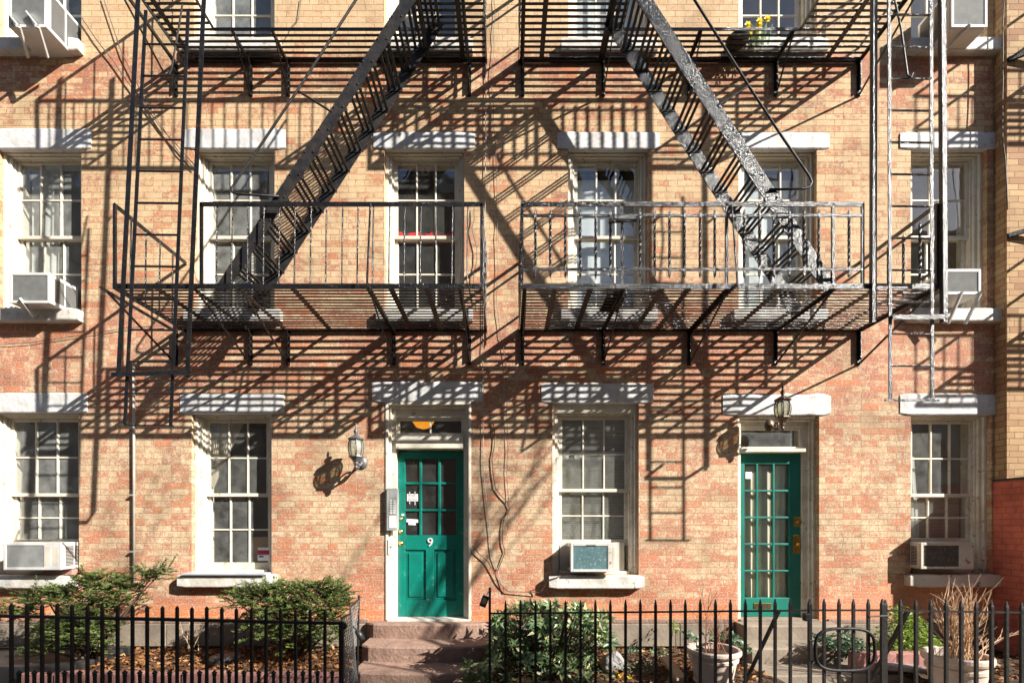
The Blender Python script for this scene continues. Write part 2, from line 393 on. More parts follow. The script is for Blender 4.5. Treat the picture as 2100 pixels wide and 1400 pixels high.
# base course
bc = MB()
def stone_run(mb, x0, x1, z0, z1, y0, y1):
    x = x0
    while x < x1 - .02:
        e = min(x1, x + U(.9, 1.5)); mb.box(x, e - .006, y0 - U(0,.006), y1, z0, z1); x = e
for a, b in ((WX0,-1.66),(-.19,2.72),(3.84,WX1)):
    bc = MB(); stone_run(bc, a, b, .155, .425, -.035, .28); bc.build('base_course', M['greystone'], house, bevel=.008)
    bt = MB(); bt.box(a, b, -.018, .25, .4285, .478); bt.build('water_table', M['brownstone'], house, bevel=.008)
lo = MB(); lo.box(WX0, WX1, .03, .25, -.15, .152); lo.build('footing', M['greystone'], house)
rf = MB(); rf.box(WX0, WX1, -.25, 4.4, 10.62, 10.8); rf.build('roof_cornice', M['frame'], house)

def rough_block(mb, x0, x1, z0, z1, y0, y1, j=.006, round_ends=True):
    """a slab with slightly uneven edges; z1 top, y0 front"""
    n = max(6, int((x1-x0)/.09)); rings = []
    for i in range(n+1):
        x = x0 + (x1-x0)*i/n; e = 0
        if round_ends and (i == 0 or i == n): e = .010
        jt = U(-j,j); jb = U(0,j*.6); yf = y0 + U(-.002,.002) + (0.006 if e else 0)
        rings.append([(x,y1,z0+e+jb),(x,yf+.006,z0+e+jb),(x,yf,z0+.010+e+jb),(x,yf,z1-.012-e+jt),(x,yf+.008,z1-e+jt),(x,y1,z1-e+jt)])
    vs = [p for r_ in rings for p in r_]; fs = []
    for i in range(n):
        for k in range(6):
            k2 = (k+1) % 6; fs.append((i*6+k, (i+1)*6+k, (i+1)*6+k2, i*6+k2))
    fs += [(5,4,3,2,1,0), tuple(n*6+k for k in range(6))]
    mb.add(vs, fs)
def sash(mb, x0, x1, z0, z1, y0, y1, st, rt, rb, cols, rows, mun=.019):
    mb.box(x0, x0+st, y0, y1, z0, z1); mb.box(x1-st, x1, y0, y1, z0, z1)
    mb.box(x0+st, x1-st, y0, y1, z1-rt, z1); mb.box(x0+st, x1-st, y0, y1, z0, z0+rb)
    ix0, ix1, iz0, iz1 = x0+st, x1-st, z0+rb, z1-rt
    for i in range(1, cols):
        xc = ix0+(ix1-ix0)*i/cols; mb.box(xc-mun/2, xc+mun/2, y0+.003, y1-.003, iz0, iz1)
    for j in range(1, rows):
        zc = iz0+(iz1-iz0)*j/rows; mb.box(ix0, ix1, y0+.006, y1-.006, zc-mun/2, zc+mun/2)
    return ix0, ix1, iz0, iz1
def panes(mb, r_, y, cols, rows, tilt=.006):
    ix0, ix1, iz0, iz1 = r_
    for i in range(cols):
        for j in range(rows):
            a = ix0+(ix1-ix0)*i/cols+.002; b = ix0+(ix1-ix0)*(i+1)/cols-.002; c = iz0+(iz1-iz0)*j/rows+.002; d = iz0+(iz1-iz0)*(j+1)/rows-.002
            t1 = U(-tilt,tilt)*(b-a); t2 = U(-tilt,tilt)*(d-c)
            mb.quad((a,y-t1-t2,c),(b,y+t1-t2,c),(b,y+t1+t2,d),(a,y-t1+t2,d))
def window(x0, x1, z0, z1, lint, sillx, worn=False, gl='glass', sillmat='sill', rsill=.085, lower_up=0.0, hd=.5, hx=0.0):
    f = MB()
    # stepped casing: brick mould, casing, stop
    for (yo, yi, off, wd) in ((.055,.30,0.0,.034),(.085,.30,.034,.036),(.118,.30,.070,.018)):
        f.box(x0+off, x0+off+wd, yo, yi, z0, z1-off*hd-hx); f.box(x1-off-wd, x1-off, yo, yi, z0, z1-off*hd-hx)
        f.box(x0+off+wd, x1-off-wd, yo+.001, yi, z1-hx-(off+wd)*hd, z1-hx-off*hd-.001)
    if hx: f.box(x0, x1, .05, .299, z1-hx+.001, z1)
    f.box(x0+.088, x1-.088, .075, .30, z0, z0+.035)                      # stool
    fr = f.build('window', M['frame_worn' if worn else 'frame'], house, bevel=.004)
    a, b = x0+.089, x1-.089; zb = z0+.037; zt = z1-.092*hd-hx-.001; zm = (z0+z1)/2-.01
    s = MB(); ru = sash(s, a, b, zm-.018, zt, .135, .168, .042, .034, .040, 3, 2); s.build('sash', M['frame'], fr, bevel=.003)
    s = MB(); rl = sash(s, a, b, zb+lower_up, zm+.016, .172, .205, .042, .036, .080, 3, 2); s.build('sash', M['frame_worn' if worn else 'frame'], fr, bevel=.003)
    g = MB(); panes(g, ru, .150, 3, 2); panes(g, rl, .188, 3, 2); g.build('glass', M[gl], fr)
    l = MB(); lx0, lx1, lz0, lz1 = lint
    rough_block(l, lx0, lx1, lz0-.004, lz1, -.016, .05); l.build('lintel', M['lintel'], fr)
    if sillx:
        k = MB(); rough_block(k, sillx[0], sillx[1], z0-.155, z0-.004, -rsill, .07, .004); k.build('sill', M[sillmat], fr)
    return fr
SILL2 = [(-60,172),(385,580),(775,970),(1150,1345),(1500,1690),(1856,2056)]
for i, (a, b) in enumerate(W2):
    for k in (0, 1):
        z0, z1 = Z(637)+FL*k, Z(306)+FL*k
        L = LT2[i]; S = SILL2[i]
        fr = window(X(a), X(b), z0, z1, (X(L[0]), X(L[1]), z1, Z(L[2])+FL*k), (X(S[0]), X(S[1])), gl='glass_film' if i in (0,1) else 'glass_clear' if i > 2 else 'glass')
for i, (a, b, t_, b_) in enumerate(G):
    L = LTG[i]; sx = [(-60,160),(374,570),(1125,1317),(1854,2040)][i]
    fr = window(X(a), X(b), Z(b_), Z(t_), (X(L[0]), X(L[1]), Z(t_), Z(L[2])), (X(sx[0]), X(sx[1])), worn=i in (2,3), gl=('glass_film','glass_dirty','glass_dirty','glass_dirty')[i], hx=(0,0,.09,0)[i],
                sillmat=('sill','sill','sill','sill_worn')[i], rsill=.10, lower_up=(.30,0,.30,.30)[i])
    if i == 1:
        fl = MB(); fl.box(X(388), X(555), -.135, .05, Z(1176)+.0, Z(1176)+.018); fl.build('sill_flashing', M['trimgrey'], fr)

# ------------------------------------------------------------------ door number 9
def casing(mb, x0, x1, z0, z1, wl=.055, wr=.045, head=.09):
    for (yo, off, wd) in ((-.012,0.0,.030),(.03,.030,.030)):
        mb.box(x0+off, x0+off+wd, yo, .30, z0, z1-off); mb.box(x1-off-wd, x1-off, yo, .30, z0, z1-off)
        mb.box(x0+off+wd, x1-off-wd, yo+.001, .30, z1-off-wd*1.15, z1-off-.001)
    mb.box(x0+.060, x0+.060+wl, .075, .30, z0, z1-.066); mb.box(x1-.060-wr, x1-.060, .075, .30, z0, z1-.066)
x0, x1, z0, z1 = DOOR9
c = MB(); casing(c, x0, x1, z0, z1, .05, .035)
dx0, dx1 = X(816)-.02, X(949)+.015
dzt = Z(920)
c.box(x0+.112, x1-.097, .06, .30, Z(902)-.02, Z(888)); c.box(x0+.112, x1-.097, .03, .29, Z(918), Z(908)); c.box(x0+.112, x1-.097, .085, .28, Z(908)+.001, Z(902)-.021)
c.box(x0+.112, x1-.097, .09, .30, Z(853), z1-.067)
d9 = c.build('door_frame', M['frame'], house, bevel=.004)
l = MB(); rough_block(l, X(763), X(990), z1-.004, Z(783), -.016, .05); l.build('lintel', M['lintel'], d9)
s = MB(); rt = sash(s, x0+.113, x1-.098, Z(888)+.001, Z(853)-.001, .11, .15, .03, .028, .022, 2, 1, .016); s.build('transom_sash', M['frame'], d9)
g = MB(); panes(g, rt, .13, 2, 1); g.build('transom_glass', M['glass'], d9)
th = MB(); th.box(x0+.02, x1-.02, -.03, .30, z0-.006, z0+.018); th.build('threshold', M['sill'], d9, bevel=.004)
x0, x1 = x0+.115, x1-.1
dz0 = z0+.020; dz1 = dzt-.012; y0, y1 = .155, .20
def S(px): return X(px, -.155)
def T(py): return Z(py, -.155)
m = MB()
m.box(x0, S(831), y0, y1, dz0, dz1); m.box(S(936), x1, y0, y1, dz0, dz1)
m.box(S(831), S(936), y0, y1, T(940), dz1)
m.box(S(831), S(936), y0, y1, T(1127), T(1097)); m.box(S(831), S(936), y0, y1, dz0, T(1230))
m.box(S(873), S(890), y0, y1, T(1230), T(1127))
for px in (862.5, 901): m.box(S(px)-.016, S(px)+.016, y0+.002, y1, T(1097), T(940))
for py in (990.5, 1045.5): m.box(S(831), S(936), y0+.005, y1-.005, T(py)-.014, T(py)+.014)
for a, b in ((831,873),(890,936)):
    m.box(S(a), S(b), y0+.018, y1, T(1230), T(1127))
    m.box(S(a+7), S(b-7), y0+.006, y0+.018, T(1223), T(1134))
door = m.build('door', M['green'], house, bevel=.005)
g = MB(); panes(g, (S(831), S(936), T(1097), T(940)), .178, 3, 3, .003); g.build('glass', M['glass'], door)
nb = MB(); text_mesh(nb, '9', .15, (S(882.5), y0-.006, T(1112)), .012, .001); nb.build('house_number', M['steel_plate'], door)
for (px, py, rr) in ((822.5,1063,.020),(822,1089.5,.024),(822,1113.5,.030)):
    b = MB()
    vs = [(rr, 0), (rr, .006), (rr*.8, .012), (rr*.45, .013), (rr*.4, .020), (0.001, .021)]
    n0 = len(b.v); b.lathe(vs, (0,0,0), 18)
    b.v = [Vector((S(px)+p.x, y0-p.z, T(py)+p.y)) for p in b.v]; b.build('lock', M['brass'], door, smooth=True)
st = MB(); st.box(S(823.5), S(829), y0-.002, y0, T(1057), T(1053)); st.build('sticker', M['paper'], door)
# papers taped inside the glass of the door
n = MB(); n.box(S(834), S(857), .170, .172, T(1027), T(1012)); n1 = n.build('taped_notice', M['paper'])
tag(n1, 'small white typed notice taped in the green door, upper of two', 'notice', 'notices in the green door')
ik = MB()
for k in range(5): ik.box(S(835.5), S(835.5)+U(.08,.12), .1685, .1698, T(1014.6+2.6*k)-.003, T(1014.6+2.6*k)+.001)
ik.build('print_lines', M['ink'], n1)
tp = MB(); [tp.box(S(a), S(a+2.4), .1675, .1685, T(b+7), T(b)) for a, b in ((838.5,1008),(849.5,1007),(838.5,1026),(849.5,1028))]; tp.build('tape', M['trimgrey'], n1)
n = MB(); n.bar((S(833),.171,T(1066.5)),(S(858),.171,T(1068)), .002, .042); n.bar((S(837),.171,T(1073)),(S(852),.171,T(1074)), .002, .03)
tag(n.build('taped_notice', M['paper']), 'crooked torn white paper slip in the green door, lower of two', 'notice', 'notices in the green door')
gl = MB(); gl.lathe([(.02,-.16),(.11,-.13),(.165,-.05),(.172,.02),(.14,.10),(.05,.15)], (X(868,-1.6), 1.6, Z(858,-1.6)), 20)
pl = thing('pendant_lamp', (X(868,-1.6),1.6,3.49), 'round orange globe lamp glowing behind the transom of the green door', 'lamp')
gl.build('globe', M['glow'], pl, smooth=True)
cd = MB(); cd.tube([(X(868,-1.6),1.6,3.49),(X(868,-1.6),1.6,Z(858,-1.6)+.14)], .008); cd.build('cord', M['slot'], pl)

# intercom and plates on the left jamb
ic = thing('intercom_panel', (X(805),-.02,Z(1044)), 'steel intercom panel with call buttons beside the green door', 'intercom')
b = MB(); b.box(X(795), X(817), -.055, .028, Z(1087), Z(1001)); b.build('case', M['steel'], ic, bevel=.004)
b = MB(); b.box(X(801)-.0, X(814.5), -.060, -.055, Z(1082), Z(1058)); b.build('name_card', M['paper'], ic)
for k in range(6):
    for q in range(2):
        b = MB(); b.box(X(801.5+7*q), X(806+7*q), -.0605, -.0551, Z(1053-5*k), Z(1050-5*k)); b.build('button', M['steel_plate'], ic)
sp = MB(); sp.box(X(801), X(815), -.057, -.0551, Z(1022), Z(1008)); sp.build('speaker_grille', M['ac_grey'], ic)
b = MB(); b.box(X(796), X(808), -.020, -.0122, Z(1136), Z(1106)); pb = b.build('door_release_plate', M['steel_plate'], None, bevel=.002)
tag(pb, 'blank pale steel plate with keyhole below the intercom', 'plate')
b = MB(); b.lathe([(.007,0),(.007,.004),(.001,.005)], (0,0,0), 10); b.v = [Vector((X(802.5)+p.x,-.020-p.z,Z(1121)+p.y)) for p in b.v]; b.build('keyhole', M['slot'], pb)

# ------------------------------------------------------------------ the right-hand door
x0, x1, z0, z1 = DOORR
c = MB()
for (yo, off, wd) in ((.02,0.0,.030),(.05,.030,.030)):
    c.box(x0+off, x0+off+wd, yo, .30, z0, z1-off); c.box(x1-off-wd-.0, x1-off, yo+.05, .30, z0, z1-off)
    c.box(x0+off+wd, x1-off-wd, yo+.001, .30, z1-off-wd, z1-off-.001)
c.box(x1-.125, x1-.06, .13, .30, z0, z1-.062)
c.box(x0+.061, x1-.126, .10, .30, Z(872), z1-.062)
c.box(x0+.061, x1-.126, .05, .30, Z(925), Z(917)-.004)
dr = c.build('door_frame', M['frame_worn'], house, bevel=.004)
l = MB(); rough_block(l, X(1482), X(1703), z1-.004, Z(809), -.016, .05, .014); l.build('lintel', M['lintel'], dr)
s = MB(); rt = sash(s, x0+.062, x1-.127, Z(917)-.002, Z(872)-.001, .12, .16, .035, .028, .03, 1, 1); s.build('transom_sash', M['frame'], dr)
s = MB(); s.box(S(1622), S(1626), .165, .175, rt[2], rt[3]); s.build('transom_bar', M['frame'], dr)
g = MB(); panes(g, rt, .14, 1, 1); g.build('transom_glass', M['glass_dirty'], dr)
th = MB(); th.box(x0+.02, x1-.02, -.02, .30, z0-.006, z0+.018); th.build('threshold', M['greystone'], dr, bevel=.004)
dx0, dx1 = x0+.062, x1-.127; dz0, dz1 = z0+.02, Z(925)-.004
y0, y1 = .155, .20
m = MB(); ca, cb = S(1527), S(1619)
m.box(dx0, ca, y0, y1, dz0, dz1); m.box(cb, dx1, y0, y1, dz0, dz1)
m.box(ca, cb, y0, y1, T(951), dz1); m.box(ca, cb, y0, y1, dz0, T(1225))
for px in (1553, 1587): m.box(S(px)-.013, S(px)+.013, y0+.002, y1, T(1225), T(951))
for k in range(1, 5):
    zc = T(951+(1225-951)*k/5); m.box(ca, cb, y0+.005, y1-.005, zc-.012, zc+.012)
door2 = m.build('door', M['green_dark'], house, bevel=.004)
g = MB(); panes(g, (ca, cb, T(1225), T(951)), .18, 3, 5, .003); g.build('glass', M['glass_clear'], door2)
b = MB(); b.box(S(1627), S(1643), y0-.006, y0, T(1079), T(1060)); b.build('lock', M['brass'], door2, bevel=.002)
b = MB(); b.box(S(1626), S(1641), y0-.005, y0, T(1135), T(1096)); b.build('lock_plate', M['brass'], door2, bevel=.002)
for py in (1069, 1115):
    b = MB(); b.lathe([(.026,0),(.028,.01),(.018,.02),(.022,.035),(.001,.045)] if py > 1100 else [(.022,0),(.018,.014),(.001,.016)], (0,0,0), 16)
    b.v = [Vector((S(1634)+p.x, y0-.005-p.z, T(py)+p.y)) for p in b.v]; b.build('door_knob' if py > 1100 else 'keyhole', M['brass'], door2, smooth=True)
b = MB(); b.box(S(1546), S(1581), y0-.008, y0, T(1247), T(1236)); ms = b.build('mail_slot', M['brass'], door2, bevel=.002)
b = MB(); b.box(S(1550), S(1577), y0-.010, y0-.0082, T(1244.5), T(1240)); b.build('slot_opening', M['slot'], door2)
b = MB(); b.box(S(1530), S(1543), y0+.012, y0+.014, T(981), T(967)); sk = b.build('window_sticker', M['paper'])
tag(sk, 'small white square sticker in the top pane of the curtained door', 'sticker')
b = MB(); b.lathe([(.022,0),(.022,.001)], (0,0,0), 14); b.v = [Vector((S(1536.5)+p.x, y0+.0115-p.z, T(974)+p.y)) for p in b.v]; b.build('emblem', M['trimgrey'], sk)

# ------------------------------------------------------------------ curtains, blinds and things in the windows
def sheet(top, bot, z1, z0, y, pleats, amp, mat, name, label, cat='curtain', group='window curtains'):
    """hanging pleated cloth; top/bot are x ranges at the top and the bottom"""
    n = pleats*8; rows = 6; mb = MB()
    ph = R()*6
    for j in range(rows+1):
        f = j/rows; zz = z1+(z0-z1)*f; a = top[0]+(bot[0]-top[0])*f; b = top[1]+(bot[1]-top[1])*f
        for i in range(n+1):
            q = i/n; yy = y+amp*math.sin(q*pleats*2*math.pi+ph+.5*math.sin(f*3))*(.55+.45*f)+U(-.002,.002)
            mb.v.append(Vector((a+(b-a)*q, yy, zz)))
    for j in range(rows):
        for i in range(n):
            k = j*(n+1)+i; mb.f.append((k, k+1, k+n+2, k+n+1))
    return tag(mb.build(name, mat, None, smooth=True), label, cat, group)
def wx(px): return X(px, -.25)
def wz(py): return Z(py, -.25)
sheet((X(26),X(88)), (X(26),X(82)), Z(318), Z(630), .245, 4, .018, M['sheer'], 'sheer_curtain', 'white sheer curtain in the second storey window above the leftmost air conditioner', group=None)
sheet((X(128),X(165)), (X(160),X(166)), Z(850), Z(985), .245, 4, .012, M['curtain'], 'tied_curtain', 'short swept curtain corner in the ground floor window at the far left', group=None)
sheet((X(408),X(480)), (X(408),X(414)), Z(852), Z(995), .245, 9, .010, M['curtain'], 'tied_curtain', 'cream curtain swept to the left in the ground floor window left of the lantern', group=None)
sheet((X(1175),X(1320)), (X(1175),X(1320)), Z(338), Z(632), .26, 3, .006, M['shade'], 'roller_blind', 'pale shade filling the second storey window behind the railing latch', 'shade', None)
sheet((X(1526),X(1664)), (X(1526),X(1664)), Z(338), Z(632), .26, 3, .006, M['shade'], 'roller_blind', 'pale blue shade in the second storey window behind the right stair', 'shade', None)
sheet((X(1170),X(1320)), (X(1170),X(1320)), Z(338)+FL, Z(632)+FL, .26, 3, .006, M['shade'], 'roller_blind', 'pale shade in the third storey window above the right balcony stair top', 'shade', None)
sheet((X(1880),X(1912)), (X(1880),X(1925)), Z(930), Z(1110), .25, 2, .012, M['sheer'], 'sheer_curtain', 'pale curtain strip in the ground floor window above the dark air conditioner', group=None)
sheet((S(1525),S(1621)), (S(1525),S(1621)), T(952), T(1226), .235, 8, .011, M['curtain'], 'door_curtain', 'gathered cream curtain behind the panes of the right green door', group=None)
sheet((X(1150),X(1292)), (X(1150),X(1292)), Z(920), Z(938), .225, 9, .006, M['sheer'], 'lace_valance', 'lace trimmed sheer valance across the window with the teal air conditioner', group=None)
def blind(x0, x1, z0, z1, y, label):
    mb = MB(); k = 0; zz = z1
    while zz > z0:
        mb.bar((x0, y+U(-.001,.001), zz), (x1, y+U(-.001,.001), zz+U(-.002,.002)), .002, .021, (0,-.55,.8)); zz -= .023
    t = thing('venetian_blind', ((x0+x1)/2, y, z1), label, 'blind'); mb.build('slats', M['blind'], t)
    h = MB(); h.box(x0, x1, y-.015, y+.015, z1+.005, z1+.035); h.build('head_rail', M['blind'], t)
blind(X(1152), X(1292), Z(1112), Z(850), .255, 'grey venetian blind in the window with the teal air conditioner')
blind(X(1885), X(2012), Z(1112), Z(1020), .275, 'half raised venetian blind in the window with the dark air conditioner')
rc = MB(); za = Z(494,-.3); n_ = 24; xa, xb_ = X(806,-.3), X(944,-.3)
for k in range(n_+1):
    xx = xa+(xb_-xa)*k/n_; hh = .075+.014*math.sin(k*.9)+.008*math.sin(k*2.3)
    for (yy, zz) in ((.245,-.02),(.24,hh*.6),(.255,hh),(.31,hh*.9),(.33,-.02)): rc.v.append(Vector((xx,yy+.004*math.sin(k*1.7),za+zz)))
for k in range(n_):
    for q in range(5): rc.f.append((k*5+q, (k+1)*5+q, (k+1)*5+(q+1)%5, k*5+(q+1)%5))
tag(rc.build('folded_blanket', M['red_cloth'], None, smooth=True), 'bright red folded cloth lying on the meeting rail behind the left railing', 'blanket')
b = MB(); b.box(S(528), S(553), .160, .162, T(1149), T(1122)); sn = b.build('window_sign', M['paper'])
tag(sn, 'small red and white printed sign in the lower right window pane', 'sign')
b = MB(); b.box(S(528), S(553), .1585, .1598, T(1137), T(1127.5)); b.build('red_band', M['red'], sn)
b = MB(); b.box(S(531), S(551), .157, .1583, T(1133), T(1130)); b.box(S(531), S(540), .157, .1583, T(1142), T(1139)); b.build('lettering', M['blue'], sn)
b = MB(); b.box(X(520,-.4), X(556,-.4), .32, .50, Z(1165,-.4), Z(1100,-.4)); tag(b.build('cardboard_box', M['card'], None, bevel=.005), 'brown box standing inside the window behind the red sign', 'box')

# ------------------------------------------------------------------ window air conditioners
def ac(px0, py0, px1, py1, df, db, label, style, body='ac_white', fin='ac_grey', ctrl=0.0, brackets=(), bend=(0,0)):
    x0, x1, zt, zb = X(px0,df), X(px1,df), Z(py0,df), Z(py1,df)
    t = thing('air_conditioner', ((x0+x1)/2, -df, zb), label, 'air conditioner', 'window air conditioners')
    b = MB(); b.box(x0, x1, -df+.015, -db, zb, zt); b.build('body', M[body], t, bevel=.012)
    f = .03; cx1 = x1-ctrl
    b = MB()
    b.box(x0, x0+f, -df-.006, -df+.014, zb, zt); b.box(cx1-f, x1, -df-.006, -df+.014, zb, zt)
    b.box(x0+f, cx1-f, -df-.006, -df+.014, zt-f*1.1, zt); b.box(x0+f, cx1-f, -df-.006, -df+.014, zb, zb+f)
    b.build('bezel', M[body], t, bevel=.004)
    g = MB(); n = 22
    for k in range(n):
        zz = zb+f+(zt-zb-f*2.1)*(k+.5)/n
        g.bar((x0+f, -df+.006, zz), (cx1-f, -df+.006, zz), .010, (zt-zb)/n*.75, (0,-.5,1))
    g.build('grille', M[fin], t)
    if ctrl:
        b = MB()
        b.box(cx1-.018, cx1+ctrl*.30, -df-.0075, -df-.0061, zb+.05, zt-.05)
        b.box(cx1+ctrl*.45, cx1+ctrl*.8, -df-.0075, -df-.0061, zb+.05, zt-.05)
        b.build('control_panel', M['ac_old'], t)
    # side louvres, on the side that faces the middle of the street
    side = x1 if (x0+x1)/2 < 0 else x0; sg = 1 if side == x1 else -1
    L = MB(); m_ = max(8, int((zt-zb)/.022)); ya = -df+.05; yb = -db-.04
    if yb-ya > .04:
        for k in range(m_):
            zz = zb+.05+(zt-zb-.10)*k/(m_-1)
            L.box(side+sg*.0005, side+sg*.003, ya, ya+(yb-ya)*.45, zz-.005, zz+.005); L.box(side+sg*.0005, side+sg*.003, ya+(yb-ya)*.52, yb, zz-.005, zz+.005)
        L.build('side_louvre', M['slot'], t)
    for (ax, ay, ad, bx, by, bd) in brackets:
        b = MB(); b.bar(P(ax,ay,ad), P(bx,by,bd), .035, .018, (1,0,0)); b.build('bracket', M[body], t)
    return t
def side_panel(x0, x1, z0, z1, label):
    t = MB(); n = max(3, int((x1-x0)/.016))
    for k in range(n): t.box(x0+(x1-x0)*k/n, x0+(x1-x0)*(k+.8)/n, .12, .135, z0, z1)
    return t
t = ac(20,559,103,622,.24,-.12,'white air conditioner on one prop, second storey window at far left','rear', brackets=((40,611,.27,70,650,.13),))
a1 = ac(8,1112,126,1168,.20,-.12,'white air conditioner with beige control panel on the far left ground floor','front', ctrl=.17)
b = MB(); b.box(X(96), X(156), -.05, .1, Z(1178)+.001, Z(1166)); tag(b.build('prop_brick', M['pinkbrick'], None, bevel=.006), 'red brick propping up the far left ground floor air conditioner', 'brick')
t = ac(18,-28,96,57,.34,-.12,'white air conditioner with two slanted struts at the top left','rear', brackets=((16,26,.362,40,55,.40),(40,55,.40,58,118,.16),(56,26,.362,79,55,.40),(79,55,.40,98,118,.16)))
t = ac(1936,552,2011,604,.22,-.12,'white air conditioner on two slanted struts beside the right ladder','rear', brackets=((1973,599,.25,1944,664,.14),(2012,599,.25,1979,664,.14)))
t = ac(1950,-30,2024,57,.32,-.12,'white air conditioner on a single broad strut at the top right','rear', brackets=((1990,50,.345,1940,102,.14),))
a4 = ac(1170,1113,1262,1172,.17,-.12,'cream air conditioner with teal grille right of the green door','front', fin='ac_teal', ctrl=.06)
tx = MB(); text_mesh(tx, 'FRIGIDAIRE', .022, (X(1212,.17), -.178, Z(1117.5,.17)), .001); tx.build('brand_lettering', M['ink'], a4)
sp = side_panel(X(1150), X(1168), Z(1176), Z(1112), ''); sp.build('side_panel', M['ac_white'], a4)
sp = side_panel(X(1262), X(1286), Z(1176), Z(1112), ''); sp.build('side_panel', M['ac_old'], a4)
a5 = ac(1888,1112,1996,1166,.15,-.12,'grimy air conditioner with black grille by the red brick wall','front', body='ac_old', fin='ac_dark', ctrl=.14)
sp = side_panel(X(1884), X(1890), Z(1172), Z(1112), ''); sp.build('side_panel', M['ac_old'], a5)
for (a, xr, z0_, z1_) in ((a1,(X(16),X(150)),Z(1175),Z(1108)),):
    sp = side_panel(X(126), X(150), Z(1172), Z(1110), ''); sp.build('side_panel', M['ac_white'], a)

# ------------------------------------------------------------------ wall lanterns
def lantern(cx, d, zr, mat, label, flip=1):
    """zr is the height of the roof rim"""
    q = 1/178.0
    t = thing('wall_lantern', (cx, 0, zr), label, 'lantern', 'wall lanterns')
    c = (cx, -d, zr)
    b = MB(); b.lathe([(.003,32*q),(.010,24*q),(.006,20*q),(.022,17*q),(.026,12*q),(.014,9*q),(.020,7*q)], c, 10); b.build('finial', M[mat], t, smooth=True)
    b = MB(); b.lathe([(.020,7*q),(.045,4.5*q),(.086,0),(.092,-1.5*q),(.088,-3*q),(.06,-3.2*q)], c, 8); b.build('roof', M[mat], t)
    prof = [(.070,-3.2*q),(.082,-10*q),(.087,-18*q),(.083,-26*q),(.066,-36*q)]
    b = MB(); b.lathe([(r_-.004, z_) for r_, z_ in prof], c, 8, cap=False); b.build('glass', M['lamp_glass'], t)
    b = MB()
    for k in range(8):
        an = 2*math.pi*(k+.5)/8
        b.tube([(cx+r_*math.cos(an), -d+r_*math.sin(an), zr+z_) for r_, z_ in prof], .0055, 5)
    b.build('rib', M[mat], t)
    b = MB(); b.lathe([(.03,-35*q),(.074,-35.5*q),(.078,-38*q),(.066,-40*q),(.05,-43*q),(.03,-48*q),(.028,-52*q),(.016,-56*q),(.022,-59*q),(.012,-63*q),(.002,-64*q)], c, 8); b.build('base', M[mat], t)
    b = MB(); b.lathe([(.012,-34*q),(.014,-26*q),(.02,-20*q),(.012,-14*q),(.002,-12*q)], c, 8); b.build('candle_bulb', M['bulb'], t, smooth=True)
    b = MB(); pts = []
    for k in range(13):
        f = k/12; pts.append((cx-flip*.02*math.sin(f*math.pi), -d+(d-.02)*f, zr-50*q-.055*math.sin(f*math.pi)+.03*f))
    b.tube(pts, [.018+.006*math.sin(k*1.2) for k in range(13)], 8)
    pts = [(cx, -d*.55+.05*(1-k/16)*math.cos(k*.55), zr-49*q+.05*(1-k/16)*math.sin(k*.55)) for k in range(13)]; b.tube(pts, .009, 6)
    b.build('scroll_arm', M[mat], t, smooth=True)
    b = MB(); b.lathe([(.062,0),(.060,.010),(.045,.020),(.035,.030),(.01,.034)], (0,0,0), 20); b.v = [Vector((cx+p.x, -p.z, zr-44*q+p.y*1.35)) for p in b.v]; b.build('wall_plate', M[mat], t, smooth=True)
    return t
lantern(X(730,.24), .24, Z(898.5,.24), 'lamp_metal', 'grey carriage lantern with tall finial on the brick left of the green door')
lantern(X(1605,.27), .27, Z(818.5,.27), 'lamp_bronze', 'bronze lantern with amber glass above the curtained right door', -1)

